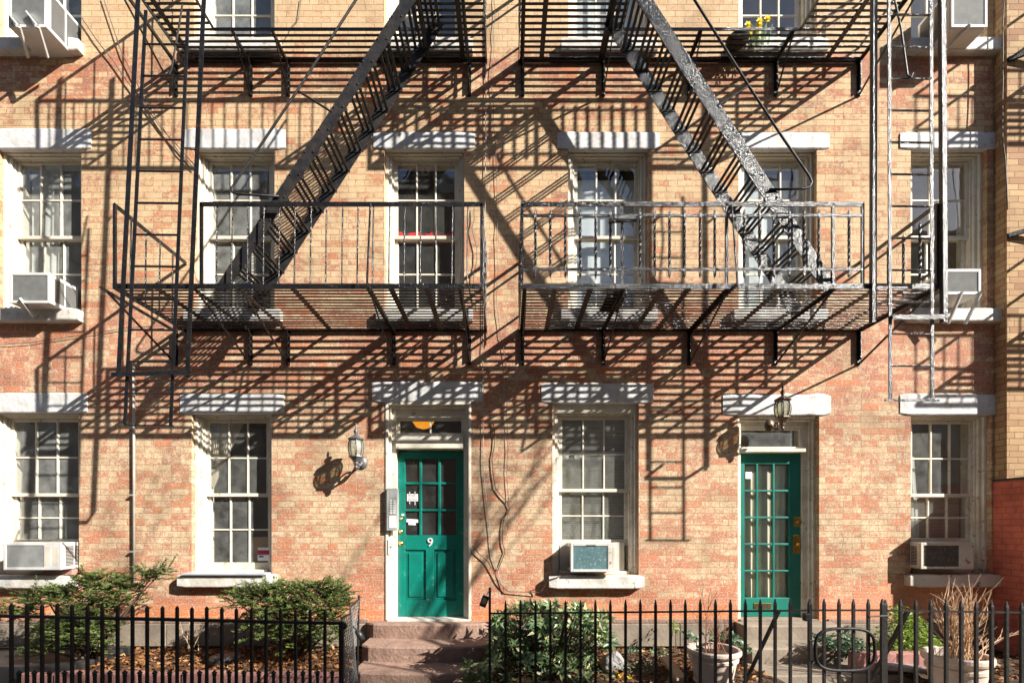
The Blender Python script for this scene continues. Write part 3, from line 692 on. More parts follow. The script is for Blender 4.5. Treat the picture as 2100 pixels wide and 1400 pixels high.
# ------------------------------------------------------------------ fire escapes
B = 1.05; ZF2 = 1.6+2.333; ZF3 = 1.6+5.548; RH = .80
def jit(a): return U(-a, a)
def balcony(label, x0, x1, zf, style, gap, brx, hole=None, bx=None, stays=()):
    t = thing('fire_escape_balcony', ((x0+x1)/2, 0, zf), label, 'balcony', 'fire escape balconies')
    # floor of long flat bars
    g = MB(); n = 16; p = B/n
    for k in range(n):
        d = .045+p*k; dc = d
        segs = [(x0+.015, x1-.015)]
        if hole and hole[2] < d: segs = [(x0+.015, hole[0]), (hole[1], x1-.015)]
        for a, b in segs:
            m_ = max(2, int((b-a)/.8)); pts = [a+(b-a)*i/m_ for i in range(m_+1)]; zz = [zf+jit(.003) for _ in pts]; dd = [-d+jit(.003) for _ in pts]
            for i in range(m_): g.bar((pts[i], dd[i], zz[i]), (pts[i+1], dd[i+1], zz[i+1]), .027, .005)
    g.build('slat_floor', M['iron'], t)
    f = MB(); zl, zh = zf-.028, zf+.022
    f.box(x0, x1, -B-.008, -B+.004, zl, zh)
    f.box(x0, x0+.010, -B+.004, -.0, zl, zh); f.box(x1-.010, x1, -B+.004, 0, zl, zh)
    f.box(x0+.01, x1-.01, -.042, -.006, zf-.02, zf-.008)
    f.build('floor_frame', M['iron'], t)
    if hole:
        f = MB(); f.box(hole[0]-.012, hole[0], -B+.005, -hole[2], zl, zf+.006); f.box(hole[1], hole[1]+.012, -B+.005, -hole[2], zl, zf+.006); f.box(hole[0], hole[1], -hole[2]-.008, -hole[2]+.004, zl+.004, zf+.006); f.build('stair_opening', M['iron'], t)
    for xb in brx:
        b = MB()
        dd = B if not hole or not (hole[0]-.05 < xb < hole[1]+.05) else hole[2]
        b.bar((xb,-.0,zf-.022), (xb,-dd,zf-.022), .010, .034)
        b.bar((xb-.018,0,zf-.022), (xb-.018,-dd,zf-.006), .034, .007)
        b.box(xb-.020, xb+.020, -.018, 0, zf-.42, zf-.012)
        b.box(xb-.006, xb+.006, -.05, -.018, zf-.36, zf-.02)
        b.bar((xb,-.012,zf-.41), (xb,-dd*.93,zf-.03), .012, .022)
        b.build('bracket', M['iron'], t)
    for xb in (bx or []):
        b = MB(); b.bar((xb-.0,-.03,zf-.013), (xb,-B+.02,zf-.013), .055, .009); b.build('cross_bar', M['iron'], t)
    # railing
    zt = zf+RH
    th = .042
    ga, gb = gap
    pieces = {0: MB(), 1: MB()}
    def run(rl, a, b, z, h, y=-B):
        m_ = max(1, int((b-a)/1.0)); 
        for i in range(m_):
            rl.bar((a+(b-a)*i/m_, y, z), (a+(b-a)*(i+1)/m_, y, z), .012, h)
    spans = [(x0, ga), (gb, x1)]
    spans = [s_ for s_ in spans if s_[1]-s_[0] > .05]
    front = 0 if ga > x0+.05 else 1
    for a, b in spans: run(pieces[front], a, b, zt, th)
    for kk_, xs_ in enumerate((x0+.006, x1-.006)):
        rl = pieces[kk_]
        rl.bar((xs_,-B+.006,zt),(xs_,0,zt), .012, th)
    if style == 'twist':
        for zz in (zf+.165, zf+.69):
            for a, b in spans: run(pieces[front], a, b, zz, .026, -B+.001)
            for kk_, xs_ in enumerate((x0+.007, x1-.007)): pieces[kk_].bar((xs_,-B+.012,zz),(xs_,0,zz), .012, .026)
    for kk_ in (0, 1): pieces[kk_].build('railing', M['iron'], t)
    # posts
    px = [x0+.013, x1-.013]
    for a, b in spans:
        if style == 'twist': px += [a+(b-a)*q for q in (.295,.600,.91) if b-a > 1.5]
        if b < x1-.02: px.append(b-.012)
        if a > x0+.02: px.append(a+.012)
    for xx in px:
        b = MB(); b.box(xx-.013, xx+.013, -B-.006, -B+.016, zf, zt+.004); b.build('post', M['iron'], t)
    # balusters
    if style == 'plain':
        b = MB(); b.tube([(0,0,zf),(.003,.0,zf+RH*.5),(.010,0,zt)], .0075, 6)
    else:
        b = MB(); z_a, z_b = zf+.075, zt-.04; n_ = 44; r_ = .0115
        for k in range(n_+1):
            f = k/n_; tw = 0.0 if f < .15 else (min(f,.86)-.15)*math.pi*5.0
            rr = r_*(1 if .03 < f < .97 else .25)
            for q in range(4):
                an = tw+q*math.pi/2+math.pi/4; b.v.append(Vector((rr*1.25*math.cos(an), rr*1.25*math.sin(an), z_a+(z_b-z_a)*f)))
        for k in range(n_):
            for q in range(4): b.f.append((k*4+q, k*4+(q+1)%4, (k+1)*4+(q+1)%4, (k+1)*4+q))
    proto = None
    def put(x, y):
        nonlocal proto
        if proto is None:
            for i in range(len(b.v)): b.v[i] = b.v[i]+Vector((x,y,0))
            proto = b.build('baluster', M['iron'], t); proto['_x'] = x; proto['_y'] = y; return
        clone(proto, t, (x-proto['_x'], y-proto['_y'], 0))
    stp = .1525 if style == 'plain' else .1462
    for a, b_ in spans:
        n_ = max(1, round((b_-a)/stp))
        for k in range(1, n_):
            xx = a+(b_-a)*k/n_
            if min(abs(xx-q) for q in px) > .04: put(xx+jit(.004), -B+.003)
    for xs_ in (x0+.008, x1-.008):
        for k in range(1, 5): put(xs_, -B+k*B/5.2)
    del proto['_x']; del proto['_y']
    for ch in t.children:
        for kk in ('_x','_y'):
            if kk in ch: del ch[kk]
    for xs_ in stays:
        b = MB(); b.bar((xs_,-.02,zf-.045), (xs_,-B-.13,zf-.035), .014, .03); b.tube([(xs_,-B-.125,zf-.02),(xs_-.0,-B-.015,zt-.01)], .011, 6); b.build('outrigger', M['iron'], t)
    return t
LX0, LX1, RX0, RX1 = X(232,B), X(990,B), X(1068,B), X(1925,B)
brL = [X(q) for q in (362,515,592,808,963)]; brR = [X(q) for q in (1072,1237,1413,1590,1760)]
crossL = [X(q) for q in (452,680,845,905)]; crossR = [X(q) for q in (1120,1180,1300,1345,1500,1660)]
balcony('lower left iron fire escape balcony with plain round balusters', LX0, LX1, ZF2, 'plain', (LX0, X(410,B)), brL, None, crossL, (X(812),))
balcony('lower right iron fire escape balcony with twisted balusters', RX0, RX1, ZF2, 'twist', (X(1772,B), RX1-.0), brR, None, crossR, (X(1415),))
balcony('upper left iron balcony slats seen from below with a stair opening', LX0, LX1, ZF3, 'plain', (LX0, LX0), brL, (X(440,.38), X(852,.38), .38), [X(q) for q in (400,880,950)])
balcony('upper right iron balcony slats seen from below with yellow flowers on it', RX0, RX1, ZF3, 'twist', (X(1772,B), RX1-.0), brR, (X(1277,.38), X(1640,.38), .38), [X(q) for q in (1110,1230,1690)])

def stair(label, xb, xt, sgn, mat, hp, rail_br, depth=.142):
    zb, zt = ZF2+.006, ZF3+.01
    t = thing('fire_escape_stair', (xb, -.7, zb), label, 'stairs', 'fire escape stairs')
    dF, dB = .985, .45
    for d in (dF, dB):
        b = MB(); b.bar((xb,-d,zb-.0), (xt,-d,zt), .010, depth, (0,0,1))
        u = Vector((xt-xb,0,zt-zb)).normalized()
        b.build('stringer', M[mat], t)
    n = 14
    for k in range(1, n+1):
        f = k/(n+.4); xx = xb+(xt-xb)*f; zz = zb+(zt-zb)*f
        b = MB()
        for q in (-1,0,1): b.bar((xx+q*.057+jit(.003),-dF+.006,zz+jit(.003)), (xx+q*.057+jit(.003),-dB-.006,zz+jit(.003)), .030, .007)
        for d in (dF-.008, dB+.008): b.box(xx-.085, xx+.085, -d-.003, -d+.003, zz-.022, zz+.010)
        b.box(xx-.08, xx+.08, -dB-.055, -dB-.008, zz-.045, zz-.006) if False else None
        b.build('tread', M['iron_tread'], t)
        for q in (-.045,.045):
            r_ = MB(); r_.lathe([(.010,0),(.009,.006),(.002,.009)], (0,0,0), 8)
            for v_ in r_.v[-24:]:
                p = v_.copy(); v_.x = xx+q+p.x; v_.y = -dF-.005-p.z; v_.z = zz+p.y+.012
            r_.build('bolt', M[mat], t)
    h = MB(); h.tube([P(*q) for q in hp], .0115, 8); h.build('handrail', M['iron_flat'], t, smooth=True)
    for a, c_ in rail_br:
        h = MB(); h.tube([P(*a), P(*c_)], .010, 6); h.build('rail_bracket', M['iron_flat'], t)
    return t
stair('left fire escape stair with smooth grey black stringers', X(455,.985), X(886,.985), 1, 'iron_flat',
      [(846,-180,1.0),(730,0,1.0),(610,186,1.0),(540,290,1.0),(484,372,1.0),(475,386,1.0),(476,394,1.0),(486,398,1.0),(572,403,1.0)], [((610,186,1.0),(682,231,.985))], .116)
stair('right fire escape stair with lumpy glossy black stringers', X(1703,.985), X(1274,.985), -1, 'iron',
      [(1318,-180,1.0),(1424,0,1.0),(1535,176,1.0),(1600,275,1.0),(1660,362,1.0),(1665,374,1.0),(1660,384,1.0),(1648,387,1.0),(1578,389,1.0)], [((1535,176,1.0),(1470,218,.985))])

def ladder(label, gl, gr, gy0, gy1, ll, lr, ly0, ly1, rung_y, cross, hook):
    t = thing('ladder_guide', (X(gl[0],1.09),-1.09,Z(gy1,1.09)), 'pair of black iron guide rails holding the '+label[1]+' drop ladder', 'ladder rails', 'drop ladder guides')
    def at(pr, y, ya, yb): return pr[0]+(pr[1]-pr[0])*(y-ya)/(yb-ya)
    for pr in (gl, gr):
        b = MB(); p = P(at(pr,gy0,0,gy1),gy0,1.09); q = P(pr[1],gy1,1.09)
        b.bar(p, q, .042, .008, (0,1,0)); b.bar(p+V(-.019,.022,0), q+V(-.019,.022,0), .006, .036, (0,1,0)); b.build('guide_rail', M['iron'], t)
    b = MB(); a, c_ = cross; b.bar(P(*a), P(*c_), .010, .042); b.bar(P(a[0],a[1],1.175), P(a[0]-3,a[1]-3,1.08), .01, .035); b.bar(P(c_[0],c_[1],1.175), P(c_[0]+2,c_[1]-3,1.08), .01, .035); b.build('cross_bar', M['iron'], t)
    for yy in hook[2]:
        for pr in (gl, gr):
            b = MB(); xx = at(pr, yy, 0, gy1); b.bar(P(xx,yy,1.09), P(xx,yy,B-.0)+V(0,.02,0), .012, .03); b.build('rail_clip', M['iron'], t)
    l = thing('drop_ladder', (X(ll[1],1.14),-1.14,Z(ly1,1.14)), label[0], 'ladder', 'drop ladders')
    for pr in (ll, lr):
        b = MB(); b.bar(P(pr[0],ly0,1.14), P(pr[1],ly1,1.14), .030, .010, (0,1,0)); b.build('side_rail', M['iron'], l)
    for yy in rung_y:
        b = MB(); b.tube([P(at(ll,yy,ly0,ly1) if False else ll[0]+(ll[1]-ll[0])*(yy-ly0)/(ly1-ly0), yy, 1.14), P(lr[0]+(lr[1]-lr[0])*(yy-ly0)/(ly1-ly0), yy+1, 1.14)], .0095, 6); b.build('rung', M['iron'], l)
    h = MB(); h.tube([P(*q) for q in hook[0]], .009, 6); h.build('hook_rod', M['iron_flat'], l)
    b = MB(); b.bar(P(ll[1]-hook[1][0],ly1,1.14), P(lr[1]+hook[1][1],ly1+1,1.14), .014, .016); b.build('foot_bar', M['iron'], l)
    return l
ladder(('black iron drop ladder hanging slightly askew at the left end','left'), (283,243), (418,384), -330, 772, (299,256), (386,350), 22, 872,
       [91+65*k for k in range(12)], ((229,768,1.175),(390,763,1.175)), ([(374,10,1.1),(366,60,1.12),(352,140,1.16),(347,152,1.16),(344,146,1.16)], (0,6), (40,420,588)))
ladder(('glossy black drop ladder hanging straight down at the right end','right'), (1795,1793), (1935,1939), -330, 660, (1823,1826), (1909,1912), -60, 820,
       [-35+65.4*k for k in range(13)], ((1830,650,1.175),(1938,650,1.175)), ([(1832,-12,1.1),(1848,60,1.12),(1861,155,1.16),(1868,160,1.16),(1872,150,1.16)], (12,14), (40,415,588)))
# latch on the right balcony railing
t = thing('railing_latch', P(1280,450,1.07), 'small iron bolt latch on the right balcony railing', 'latch')
b = MB(); b.box(X(1258,1.07), X(1304,1.07), -1.09, -1.062, Z(452,1.07), Z(441,1.07)); b.build('latch_plate', M['iron'], t, bevel=.004)
b = MB(); b.tube([P(1247,455,1.10), P(1306,451,1.10)], .016, 8); b.build('bolt_bar', M['iron'], t)
# bits on the balconies
t = thing('black_planter', P(1262,620,.75), 'dark planter box seen through the lower right balcony slats', 'planter')
b = MB(); zq = ZF2+.008; b.box(X(1235,.62), X(1275,.62), -.85, -.45, zq, zq+.12); b.build('box', M['pot_dark'], t, bevel=.01)
b = MB()
for (a, c_) in (((1231,596),'a'),((1233,603),'b')): b.lathe([(.001,0),(.022,.01),(.026,.03),(.012,.05),(.001,.055)], (X(a[0],.95), -.93, ZF2+.008), 8)
tag(b.build('toy_ball', M['daffodil'], None), 'tiny yellow and red object on the right balcony slats', 'toy')
fp = thing('flower_pot', (X(1512,.2),-.2,ZF3+.006), 'black bowl planted with yellow daffodils on the upper right balcony', 'flower pot')
b = MB(); b.lathe([(.07,0),(.10,.012),(.125,.045),(.13,.05),(.118,.046),(.08,.02)], (X(1512,.2),-.2,ZF3+.006), 20); b.build('bowl', M['pot_dark'], fp, smooth=True)
fl = MB(); sk = MB()
for k in range(12):
    bx_, by_ = X(1548,.17)+jit(.10), -.17+jit(.06); hh = U(.04,.27); tip = V(bx_+jit(.05), by_+jit(.05), ZF3+.05+hh)
    sk.tube([(bx_,by_,ZF3+.03), tip], .006, 4)
    for q in range(6):
        an = q*math.pi/3; dv = V(math.cos(an), -.5, math.sin(an))*.045; sv = V(-math.sin(an),0,math.cos(an))*.02
        fl.quad(tip, tip+dv*.5+sv, tip+dv, tip+dv*.5-sv)
    fl.tube([tip, tip+V(0,-.035,0)], [.012,.02], 6)
for k in range(14):
    a = V(X(1560,.2)+jit(.1), -.2+jit(.06), ZF3+.01); b_ = a+V(jit(.07), jit(.06), U(.1,.25)); sk.quad(a+V(-.01,0,0), a+V(.01,0,0), b_+V(.004,0,0), b_+V(-.004,0,0))
fl.build('flowers', M['daffodil'], fp)['kind'] = 'stuff'; sk.build('stalks', M['stalk'], fp)

# ------------------------------------------------------------------ pipes and cables on the wall
b = MB(); b.tube([P(274,742,.03), P(274.5,900,.03), P(275,1195,.03)], .015, 8)
pp = tag(b.build('thin_pipe', M['pipe'], None, smooth=True), 'thin pale pipe running down the brick behind the left ladder foot', 'pipe')
for py in (880, 1015, 1130):
    s_ = MB(); s_.box(X(271), X(279), -.049, 0, Z(py+1.5), Z(py-1.5)); s_.build('clip', M['steel'], pp)
def cable(pts, r_, mat, label, wob=1.5):
    out = []
    for i in range(len(pts)-1):
        a, b_ = pts[i], pts[i+1]; n = max(2, int(math.hypot(a[0]-b_[0], a[1]-b_[1])/22))
        for k in range(n):
            f = k/n; out.append(P(a[0]+(b_[0]-a[0])*f+(jit(wob) if k else 0), a[1]+(b_[1]-a[1])*f, a[2]+(b_[2]-a[2])*f))
    out.append(P(*pts[-1])); mb = MB(); mb.tube(out, r_, 5)
    return tag(mb.build('cable' if mat != 'vine' else 'bare_vine', M[mat], None, smooth=True), label, 'cable' if mat != 'vine' else 'vine')
cable([(997,-20,.02),(996,300,.02),(992,560,.02),(990,760,.02),(991,960,.02),(1010,1140,.02),(1035,1215,.02)], .0042, 'cable_pale', 'pale grey cable dropping straight down between the two balconies', .8)
cable([(1016,-20,.02),(1008,180,.02),(1017,330,.02),(1020,640,.02),(1038,760,.02),(1040,900,.02),(1042,1035,.02)], .0032, 'cable', 'thin dark cable hanging right of the pale cable between the balconies', 2)
cable([(1012,868,.02),(1015,895,.02),(1009,940,.02),(1016,1000,.02),(1041,1030,.02),(1046,1042,.02),(1034,1060,.02),(1030,1100,.02),(1036,1130,.02),(1019,1172,.02)], .0058, 'vine', 'dark crooked vine climbing the brick right of the green door', 2)
cable([(969,1120,.03),(1000,1150,.03),(1022,1190,.03),(1042,1212,.03),(1072,1213,.04),(1108,1214,.05),(1122,1190,.12),(1150,1180,.12)], .0055, 'vine', 'bare vine arching from the door casing to the white sill', 2)
cable([(210,-10,.03),(250,110,.03),(300,210,.03),(365,310,.03),(398,345,.03)], .005, 'cable', 'thin straight cable slanting down from the top by the left ladder', .4)
cable([(168,38,.03),(195,78,.03),(232,125,.03),(270,180,.03),(330,262,.03),(398,338,.03)], .006, 'cable', 'thicker dark cable slanting from the top left air conditioner', 1)
cable([(618,-5,.02),(612,40,.02),(598,55,.02),(584,80,.02),(573,110,.02)], .004, 'cable', 'short looped wires on the upper wall beside the left stair', 2)
cable([(0,707,.02),(60,703,.02),(150,690,.02),(260,672,.02),(340,668,.02)], .004, 'cable', 'wire sagging across the brick below the far left sill', 1)
cable([(2058,-10,.15),(2056,140,.15),(2056,280,.16),(2062,330,.16),(2066,430,.16)], .006, 'cable', 'black cable running down the corner of the tan building', 1)
cable([(972,425,.03),(968,470,.03),(978,510,.03),(972,560,.03),(975,640,.03)], .005, 'cable', 'curly dark cable behind the right end of the left railing', 3)

# ------------------------------------------------------------------ stoops
def steps(label, x0, x1, edges, mat, bow, name='stone_stoop', back=.155):
    t = thing(name, ((x0+x1)/2, 0, 0), label, 'steps', 'front stoops')
    prev = 0
    for i, (d, zt, zb, xa, xb_) in enumerate(edges):
        mb = MB(); n = 16; top = []
        for k in range(n+1):
            f = k/n; xx = xa+(xb_-xa)*f; e = abs(f-.5)*2
            dd = d-bow*(e**2.2)-(bow*1.1*max(0,(e-.82)/.18)**2)
            top.append((xx, -dd))
        yb = -(edges[i-1][0]-.12) if i else .03
        ring = [(xa, yb)]+top+[(xb_, yb)]
        m_ = len(ring)
        mb.v = [Vector((p[0],p[1],zb)) for p in ring]+[Vector((p[0],p[1],zt-.018)) for p in ring]+[Vector((p[0],p[1]+(.014 if 0 < j_ < m_-1 else 0),zt)) for j_, p in enumerate(ring)]
        for lay in (0,1):
            for k in range(m_):
                k2 = (k+1) % m_; mb.f.append((lay*m_+k, lay*m_+k2, (lay+1)*m_+k2, (lay+1)*m_+k))
        mb.f.append(tuple(range(2*m_, 3*m_))); mb.f.append(tuple(range(m_-1,-1,-1)))
        mb.build('step', M[mat], t)
    return t
steps('three brownstone steps with rounded nosings below the green door', -1.6, -.2,
      [(.20,.452,.12,-1.65,-.205),(.57,.284,.06,-1.60,-.198),(.95,.118,-.08,-1.565,-.205)], 'brownstone', .05)
steps('grey stone steps below the curtained right door', 2.72, 3.9,
      [(.25,.45,.16,2.72,3.86),(.62,.285,.05,2.62,3.92),(1.0,.118,-.08,2.55,4.0)], 'greystone', .0)

# ------------------------------------------------------------------ ground
def sheetgrid(x0, x1, y0, y1, nx, ny, zf_):
    mb = MB()
    for j in range(ny+1):
        for i in range(nx+1):
            xx = x0+(x1-x0)*i/nx; yy = y0+(y1-y0)*j/ny; mb.v.append(Vector((xx,yy,zf_(xx,yy))))
    for j in range(ny):
        for i in range(nx): k = j*(nx+1)+i; mb.f.append((k,k+1,k+nx+2,k+nx+1))
    return mb
g = MB(); g.quad((-150,-150,-.16),(150,-150,-.16),(150,150,-.16),(-150,150,-.16)); tag(g.build('ground', M['asphalt']), kind='structure')
g = MB(); g.box(-40, 40, -5.2, .02, -.30, -.02); tag(g.build('pavement', M['concrete']), kind='structure')
g = MB(); g.box(-40, 40, -5.35, -5.2, -.30, -.03); tag(g.build('kerb', M['greystone']), kind='structure')
g = MB(); g.box(-40, 40, -15.9, -12, -.30, -.02); tag(g.build('far_pavement', M['concrete']), kind='structure')
bedz = lambda x, y: .125+.02*math.sin(x*3.1+y*5)+.012*math.sin(x*11+y*7)+.02*y
tag(sheetgrid(-8.6, -1.62, -1.0, .03, 120, 20, bedz).build('garden_bed', M['soil'], None, smooth=True), kind='structure')
tag(sheetgrid(-.19, 2.60, -1.7, .03, 60, 30, bedz).build('garden_bed', M['soil'], None, smooth=True), kind='structure')
tag(sheetgrid(3.92, 5.83, -1.7, .03, 40, 30, bedz).build('garden_bed', M['soil'], None, smooth=True), kind='structure')
def leaf_shape(mb, p, dirv, up, L_, W_, fold=.25, seg=2):
    t_ = dirv.normalized(); s_ = t_.cross(up)
    if s_.length < 1e-3: s_ = t_.cross(V(1,0,0))
    s_.normalize(); n_ = s_.cross(t_)
    droop = -n_*L_*.12
    a = p; m1 = p+t_*L_*.45; e = p+t_*L_+droop
    mb.add([a, m1+s_*W_/2+n_*W_*fold, e, m1-s_*W_/2+n_*W_*fold, m1], [(0,4,1),(4,2,1),(0,3,4),(4,3,2)])
def rdir(zmin=-1, zmax=1):
    while True:
        v_ = V(U(-1,1), U(-1,1), U(zmin, zmax))
        if .1 < v_.length <= 1: return v_.normalized()
lt = MB()
for k in range(6500):
    if k < 4200: xx, yy = U(-7.0,-1.66), -U(.02,1.0)
    elif k < 5700: xx, yy = U(-.15,2.55), -U(.05,1.2)
    else: xx, yy = U(3.95,5.8), -U(.05,1.3)
    if xx < -5.2 and yy < -.45 and R() < .8: continue
    p = V(xx,yy,bedz(xx,yy)+U(0,.03)); leaf_shape(lt, p, rdir(-.25,.35), rdir(.2,1), U(.035,.075), U(.022,.045), U(-.4,.5))
tag(lt.build('fallen_leaves', M['leaf_litter']), 'dry brown leaves covering the garden beds', 'leaves', kind='stuff')
# pink paver edging, left bed and right bed
labels = ['far left', 'second', 'third']
xx = -4.75; k = 0
while xx < -1.75:
    L_ = U(.34,.46)
    b = MB(); b.box(xx, xx+L_-.02, -1.10+jit(.015), -.985, .04, .158+jit(.012))
    o = b.build('edging_paver', M['pinkbrick'], None, bevel=.008)
    tag(o, 'dusty pink paver edging the leaf covered bed behind the left fence', 'paver', 'pavers edging the left bed'); xx += L_; k += 1
b = MB(); b.lathe([(.16,0),(.165,.05),(.14,.075),(.10,.085),(.02,.088)], (X(463,.55),-.55,bedz(X(463,.55),-.55)-.005), 24)
tag(b.build('path_light_lid', M['pot_dark'], None, smooth=False), 'round black lid lying among the dry leaves of the left bed', 'lid')
# cellar hatch at the far left
ch = thing('cellar_hatch', (-5.0,-.6,.1), 'cellar hatch at the lower left, its dark depth painted as a black slab', 'hatch')
b = MB(); b.box(-6.2,-4.35,-.95,-.30,.10,.19); b.build('void_slab', M['slot'], ch, bevel=.01)  # solid black slab, its colour stands in for the shaded void of the well
b = MB(); b.box(-6.25,-4.30,-1.02,-.955,.0,.21); b.box(-6.25,-4.30,-.295,-.25,.0,.21); b.build('hatch_curb', M['pot_dark'], ch, bevel=.01)

# ------------------------------------------------------------------ fences
DF = 1.95
def picket(mb, x, y, z0, z1, r_, point):
    mb.box(x-r_, x+r_, y-r_, y+r_, z0, z1-point)
    n = len(mb.v); a = [(x-r_,y-r_,z1-point),(x+r_,y-r_,z1-point),(x+r_,y+r_,z1-point),(x-r_,y+r_,z1-point)]; q = r_*.3
    b_ = [(x-q,y-q,z1),(x+q,y-q,z1),(x+q,y+q,z1),(x-q,y+q,z1)]
    mb.add(a+b_, [(0,1,5,4),(1,2,6,5),(2,3,7,6),(3,0,4,7),(4,5,6,7)])
t = thing('iron_fence', (X(350,DF),-DF,-.02), 'black picket fence with dog bars along the left garden bed', 'fence', 'garden fences')
rz = lambda px: 1262-(-.0)+ (px/705.0)*15
b = MB()
for i in range(8):
    a, c_ = -60+i*95.6, -60+(i+1)*95.6; b.bar(P(a,rz(a),DF), P(c_,rz(c_),DF), .030, .024)
for k in range(9):   # scroll at the end
    an = k*.7; 
b.tube([P(700,1277,DF)]+[P(704+6.5*math.sin(a_)*(1-a_/9), 1283.5-6.5*math.cos(a_)*(1-a_/9), DF) for a_ in [i*.6 for i in range(10)]], .011, 6)
b.bar(P(-60,1520,DF), P(700,1530,DF), .03, .02)
b.build('rail', M['iron_fence'], t)
px = 24.0; i = 0; dog = None
while px < 690:
    b = MB(); xx = X(px,DF); picket(b, xx+jit(.002), -DF, .02, Z(rz(px)-27+jit(1.5),DF), .0096, .015); b.build('picket', M['iron_fence'], t)
    xd = X(px+15.2,DF)
    if px < 670:
        b = MB(); zt = Z(1376,DF); picket(b, xd, -DF, .02, zt-.03, .009, .004)
        b.lathe([(.009,-.035),(.020,-.030),(.011,-.022),(.021,-.012),(.016,-.004),(.003,.012)], (xd,-DF,zt), 8); b.build('dog_bar', M['iron_fence'], t)
    px += 31.2-1.3*px/690
b = MB(); b.box(X(696,DF), X(705,DF), -DF-.018, -DF+.018, -.02, Z(1279,DF)); b.build('post', M['iron_fence'], t, bevel=.003)

t = thing('iron_fence', (X(1300,DF),-DF,-.02), 'slender black spiked fence between the stoop and the oval gate', 'fence', 'garden fences')
b = MB(); b.bar(P(1003,1257,DF), P(1330,1254,DF), .016, .013); b.bar(P(1330,1254,DF), P(1648,1251,DF), .016, .013); b.bar(P(1003,1500,DF), P(1648,1500,DF), .016, .013); b.build('rail', M['iron_fence'], t)
px = 1036.5
while px < 1650:
    b = MB(); xx = X(px,DF); picket(b, xx+jit(.002), -DF, .0, Z(1230-3*(px-1036)/600+jit(1),DF), .0095, .045); b.build('picket', M['iron_fence'], t); px += 30.75
b = MB(); b.box(X(1002,DF), X(1007,DF), -DF-.010, -DF+.010, -.02, Z(1204,DF)); b.build('post', M['iron_fence'], t)
for (a, c_) in (((1163,1258,DF),(1145,1330,.9)), ((1597,1252,DF),(1520,1415,1.5))):
    b = MB(); b.bar(P(*a), P(*c_), .022, .022); b.build('back_stay', M['iron_fence'], t)

gt = thing('iron_gate', (X(1735,DF),-DF,-.02), 'slender black iron gate with an oval ring in the right fence', 'gate')
b = MB(); b.bar(P(1650,1250.5,DF), P(1810,1250.5,DF), .016, .013); b.bar(P(1650,1480,DF), P(1810,1480,DF), .016, .013); b.build('rail', M['iron_fence'], gt)
for px in (1660.5, 1690, 1720.5, 1750, 1780.5, 1809.5):
    b = MB(); picket(b, X(px,DF), -DF, .03, Z(1227,DF), .0095 if 1670 < px < 1800 else .012, .045); b.build('picket', M['iron_fence'], gt)
pts = []
for k in range(41):
    a_ = 2*math.pi*k/40; cx_, cz_ = math.cos(a_), math.sin(a_); e = .62
    pts.append(P(1733+61*math.copysign(abs(cx_)**e, cx_), 1331-43*math.copysign(abs(cz_)**e, cz_), DF+.02))
b = MB(); b.tube(pts, .0125, 8, cap=False); b.build('oval_ring', M['iron_fence'], gt, smooth=True)
b = MB(); b.box(X(1648,DF), X(1660,DF), -DF-.02, -DF+.02, Z(1272,DF), Z(1257,DF)); b.build('hinge', M['iron_fence'], gt, bevel=.004); b = MB(); b.box(X(1655,DF), X(1662,DF), -DF-.03, -DF, Z(1352,DF), Z(1310,DF)); b.build('hinge', M['iron_fence'], gt, bevel=.004)
b = MB(); b.tube([P(1782,1263,DF+.01), P(1822,1262,DF+.01)], .007, 6); b.build('latch', M['iron_fence'], gt)

t = thing('iron_fence', (X(1950,DF),-DF,-.02), 'slender black spiked fence between the oval gate and the red wall', 'fence', 'garden fences')
b = MB(); b.bar(P(1815,1251,DF), P(2160,1256,DF), .016, .013); b.bar(P(1815,1490,DF), P(2160,1490,DF), .016, .013); b.build('rail', M['iron_fence'], t)
px = 1816.0
while px < 2150:
    b = MB(); picket(b, X(px,DF)+jit(.002), -DF, .0, Z(1228+6*(px-1816)/300+jit(1),DF), .0105, .045); b.build('picket', M['iron_fence'], t); px += 31.0
b = MB(); b.bar(P(1862,1252,DF), P(1770,1425,1.5), .026, .026); b.build('back_stay', M['iron_fence'], t)

# wire mesh panel from the left fence end back beside the stoop
wm = MB(); A0, A1 = V(-1.30,-1.93,0), V(-1.50,-.95,0)
def wp(f, z): 
    q = A0+(A1-A0)*f; return V(q.x+.02*math.sin(f*9+z*6), q.y, z)
for k in range(-12, 26):
    pa, pb_ = [], []
    for q in range(13):
        z_ = .1+.76*q/12; f1 = k/20+q/12*.6; f2 = k/20+.6-q/12*.6
        if 0 <= f1 <= 1: pa.append(wp(f1, z_))
        if 0 <= f2 <= 1: pb_.append(wp(f2, z_))
    for l_ in (pa, pb_):
        if len(l_) > 1: wm.tube(l_, .0034, 3, cap=False)
wt = thing('wire_mesh_panel', (-1.4,-1.45,.0), 'sagging black wire mesh panel between left fence end and brownstone steps', 'wire mesh')
wm.build('mesh', M['cable'], wt)
b = MB(); b.tube([wp(0,.86), wp(.3,.845), wp(.6,.85), wp(1,.86)], .008, 6); b.tube([wp(1,.05), wp(1,.90)], .010, 6); b.build('edge_wire', M['iron_fence'], wt)
b = MB(); b.tube([P(731,1291,1.15), P(737,1300,1.15), P(744,1312,1.15)], [.022,.030,.026], 10); b.tube([P(723,1282,1.15), P(731,1291,1.15)], .008, 6)
tag(b.build('padlock', M['pot_dark'], None, smooth=True), 'shiny black oblong lock hanging on the wire mesh panel', 'lock')
kb = thing('key_box', P(992,1232,.6), 'small black key lock box hanging by the tall fence post', 'lock box')
b = MB(); b.bar(P(997,1221,DF-.03), P(989,1243,DF-.03), .055, .035, (0,1,0)); b.build('case', M['pot_dark'], kb, bevel=.006)
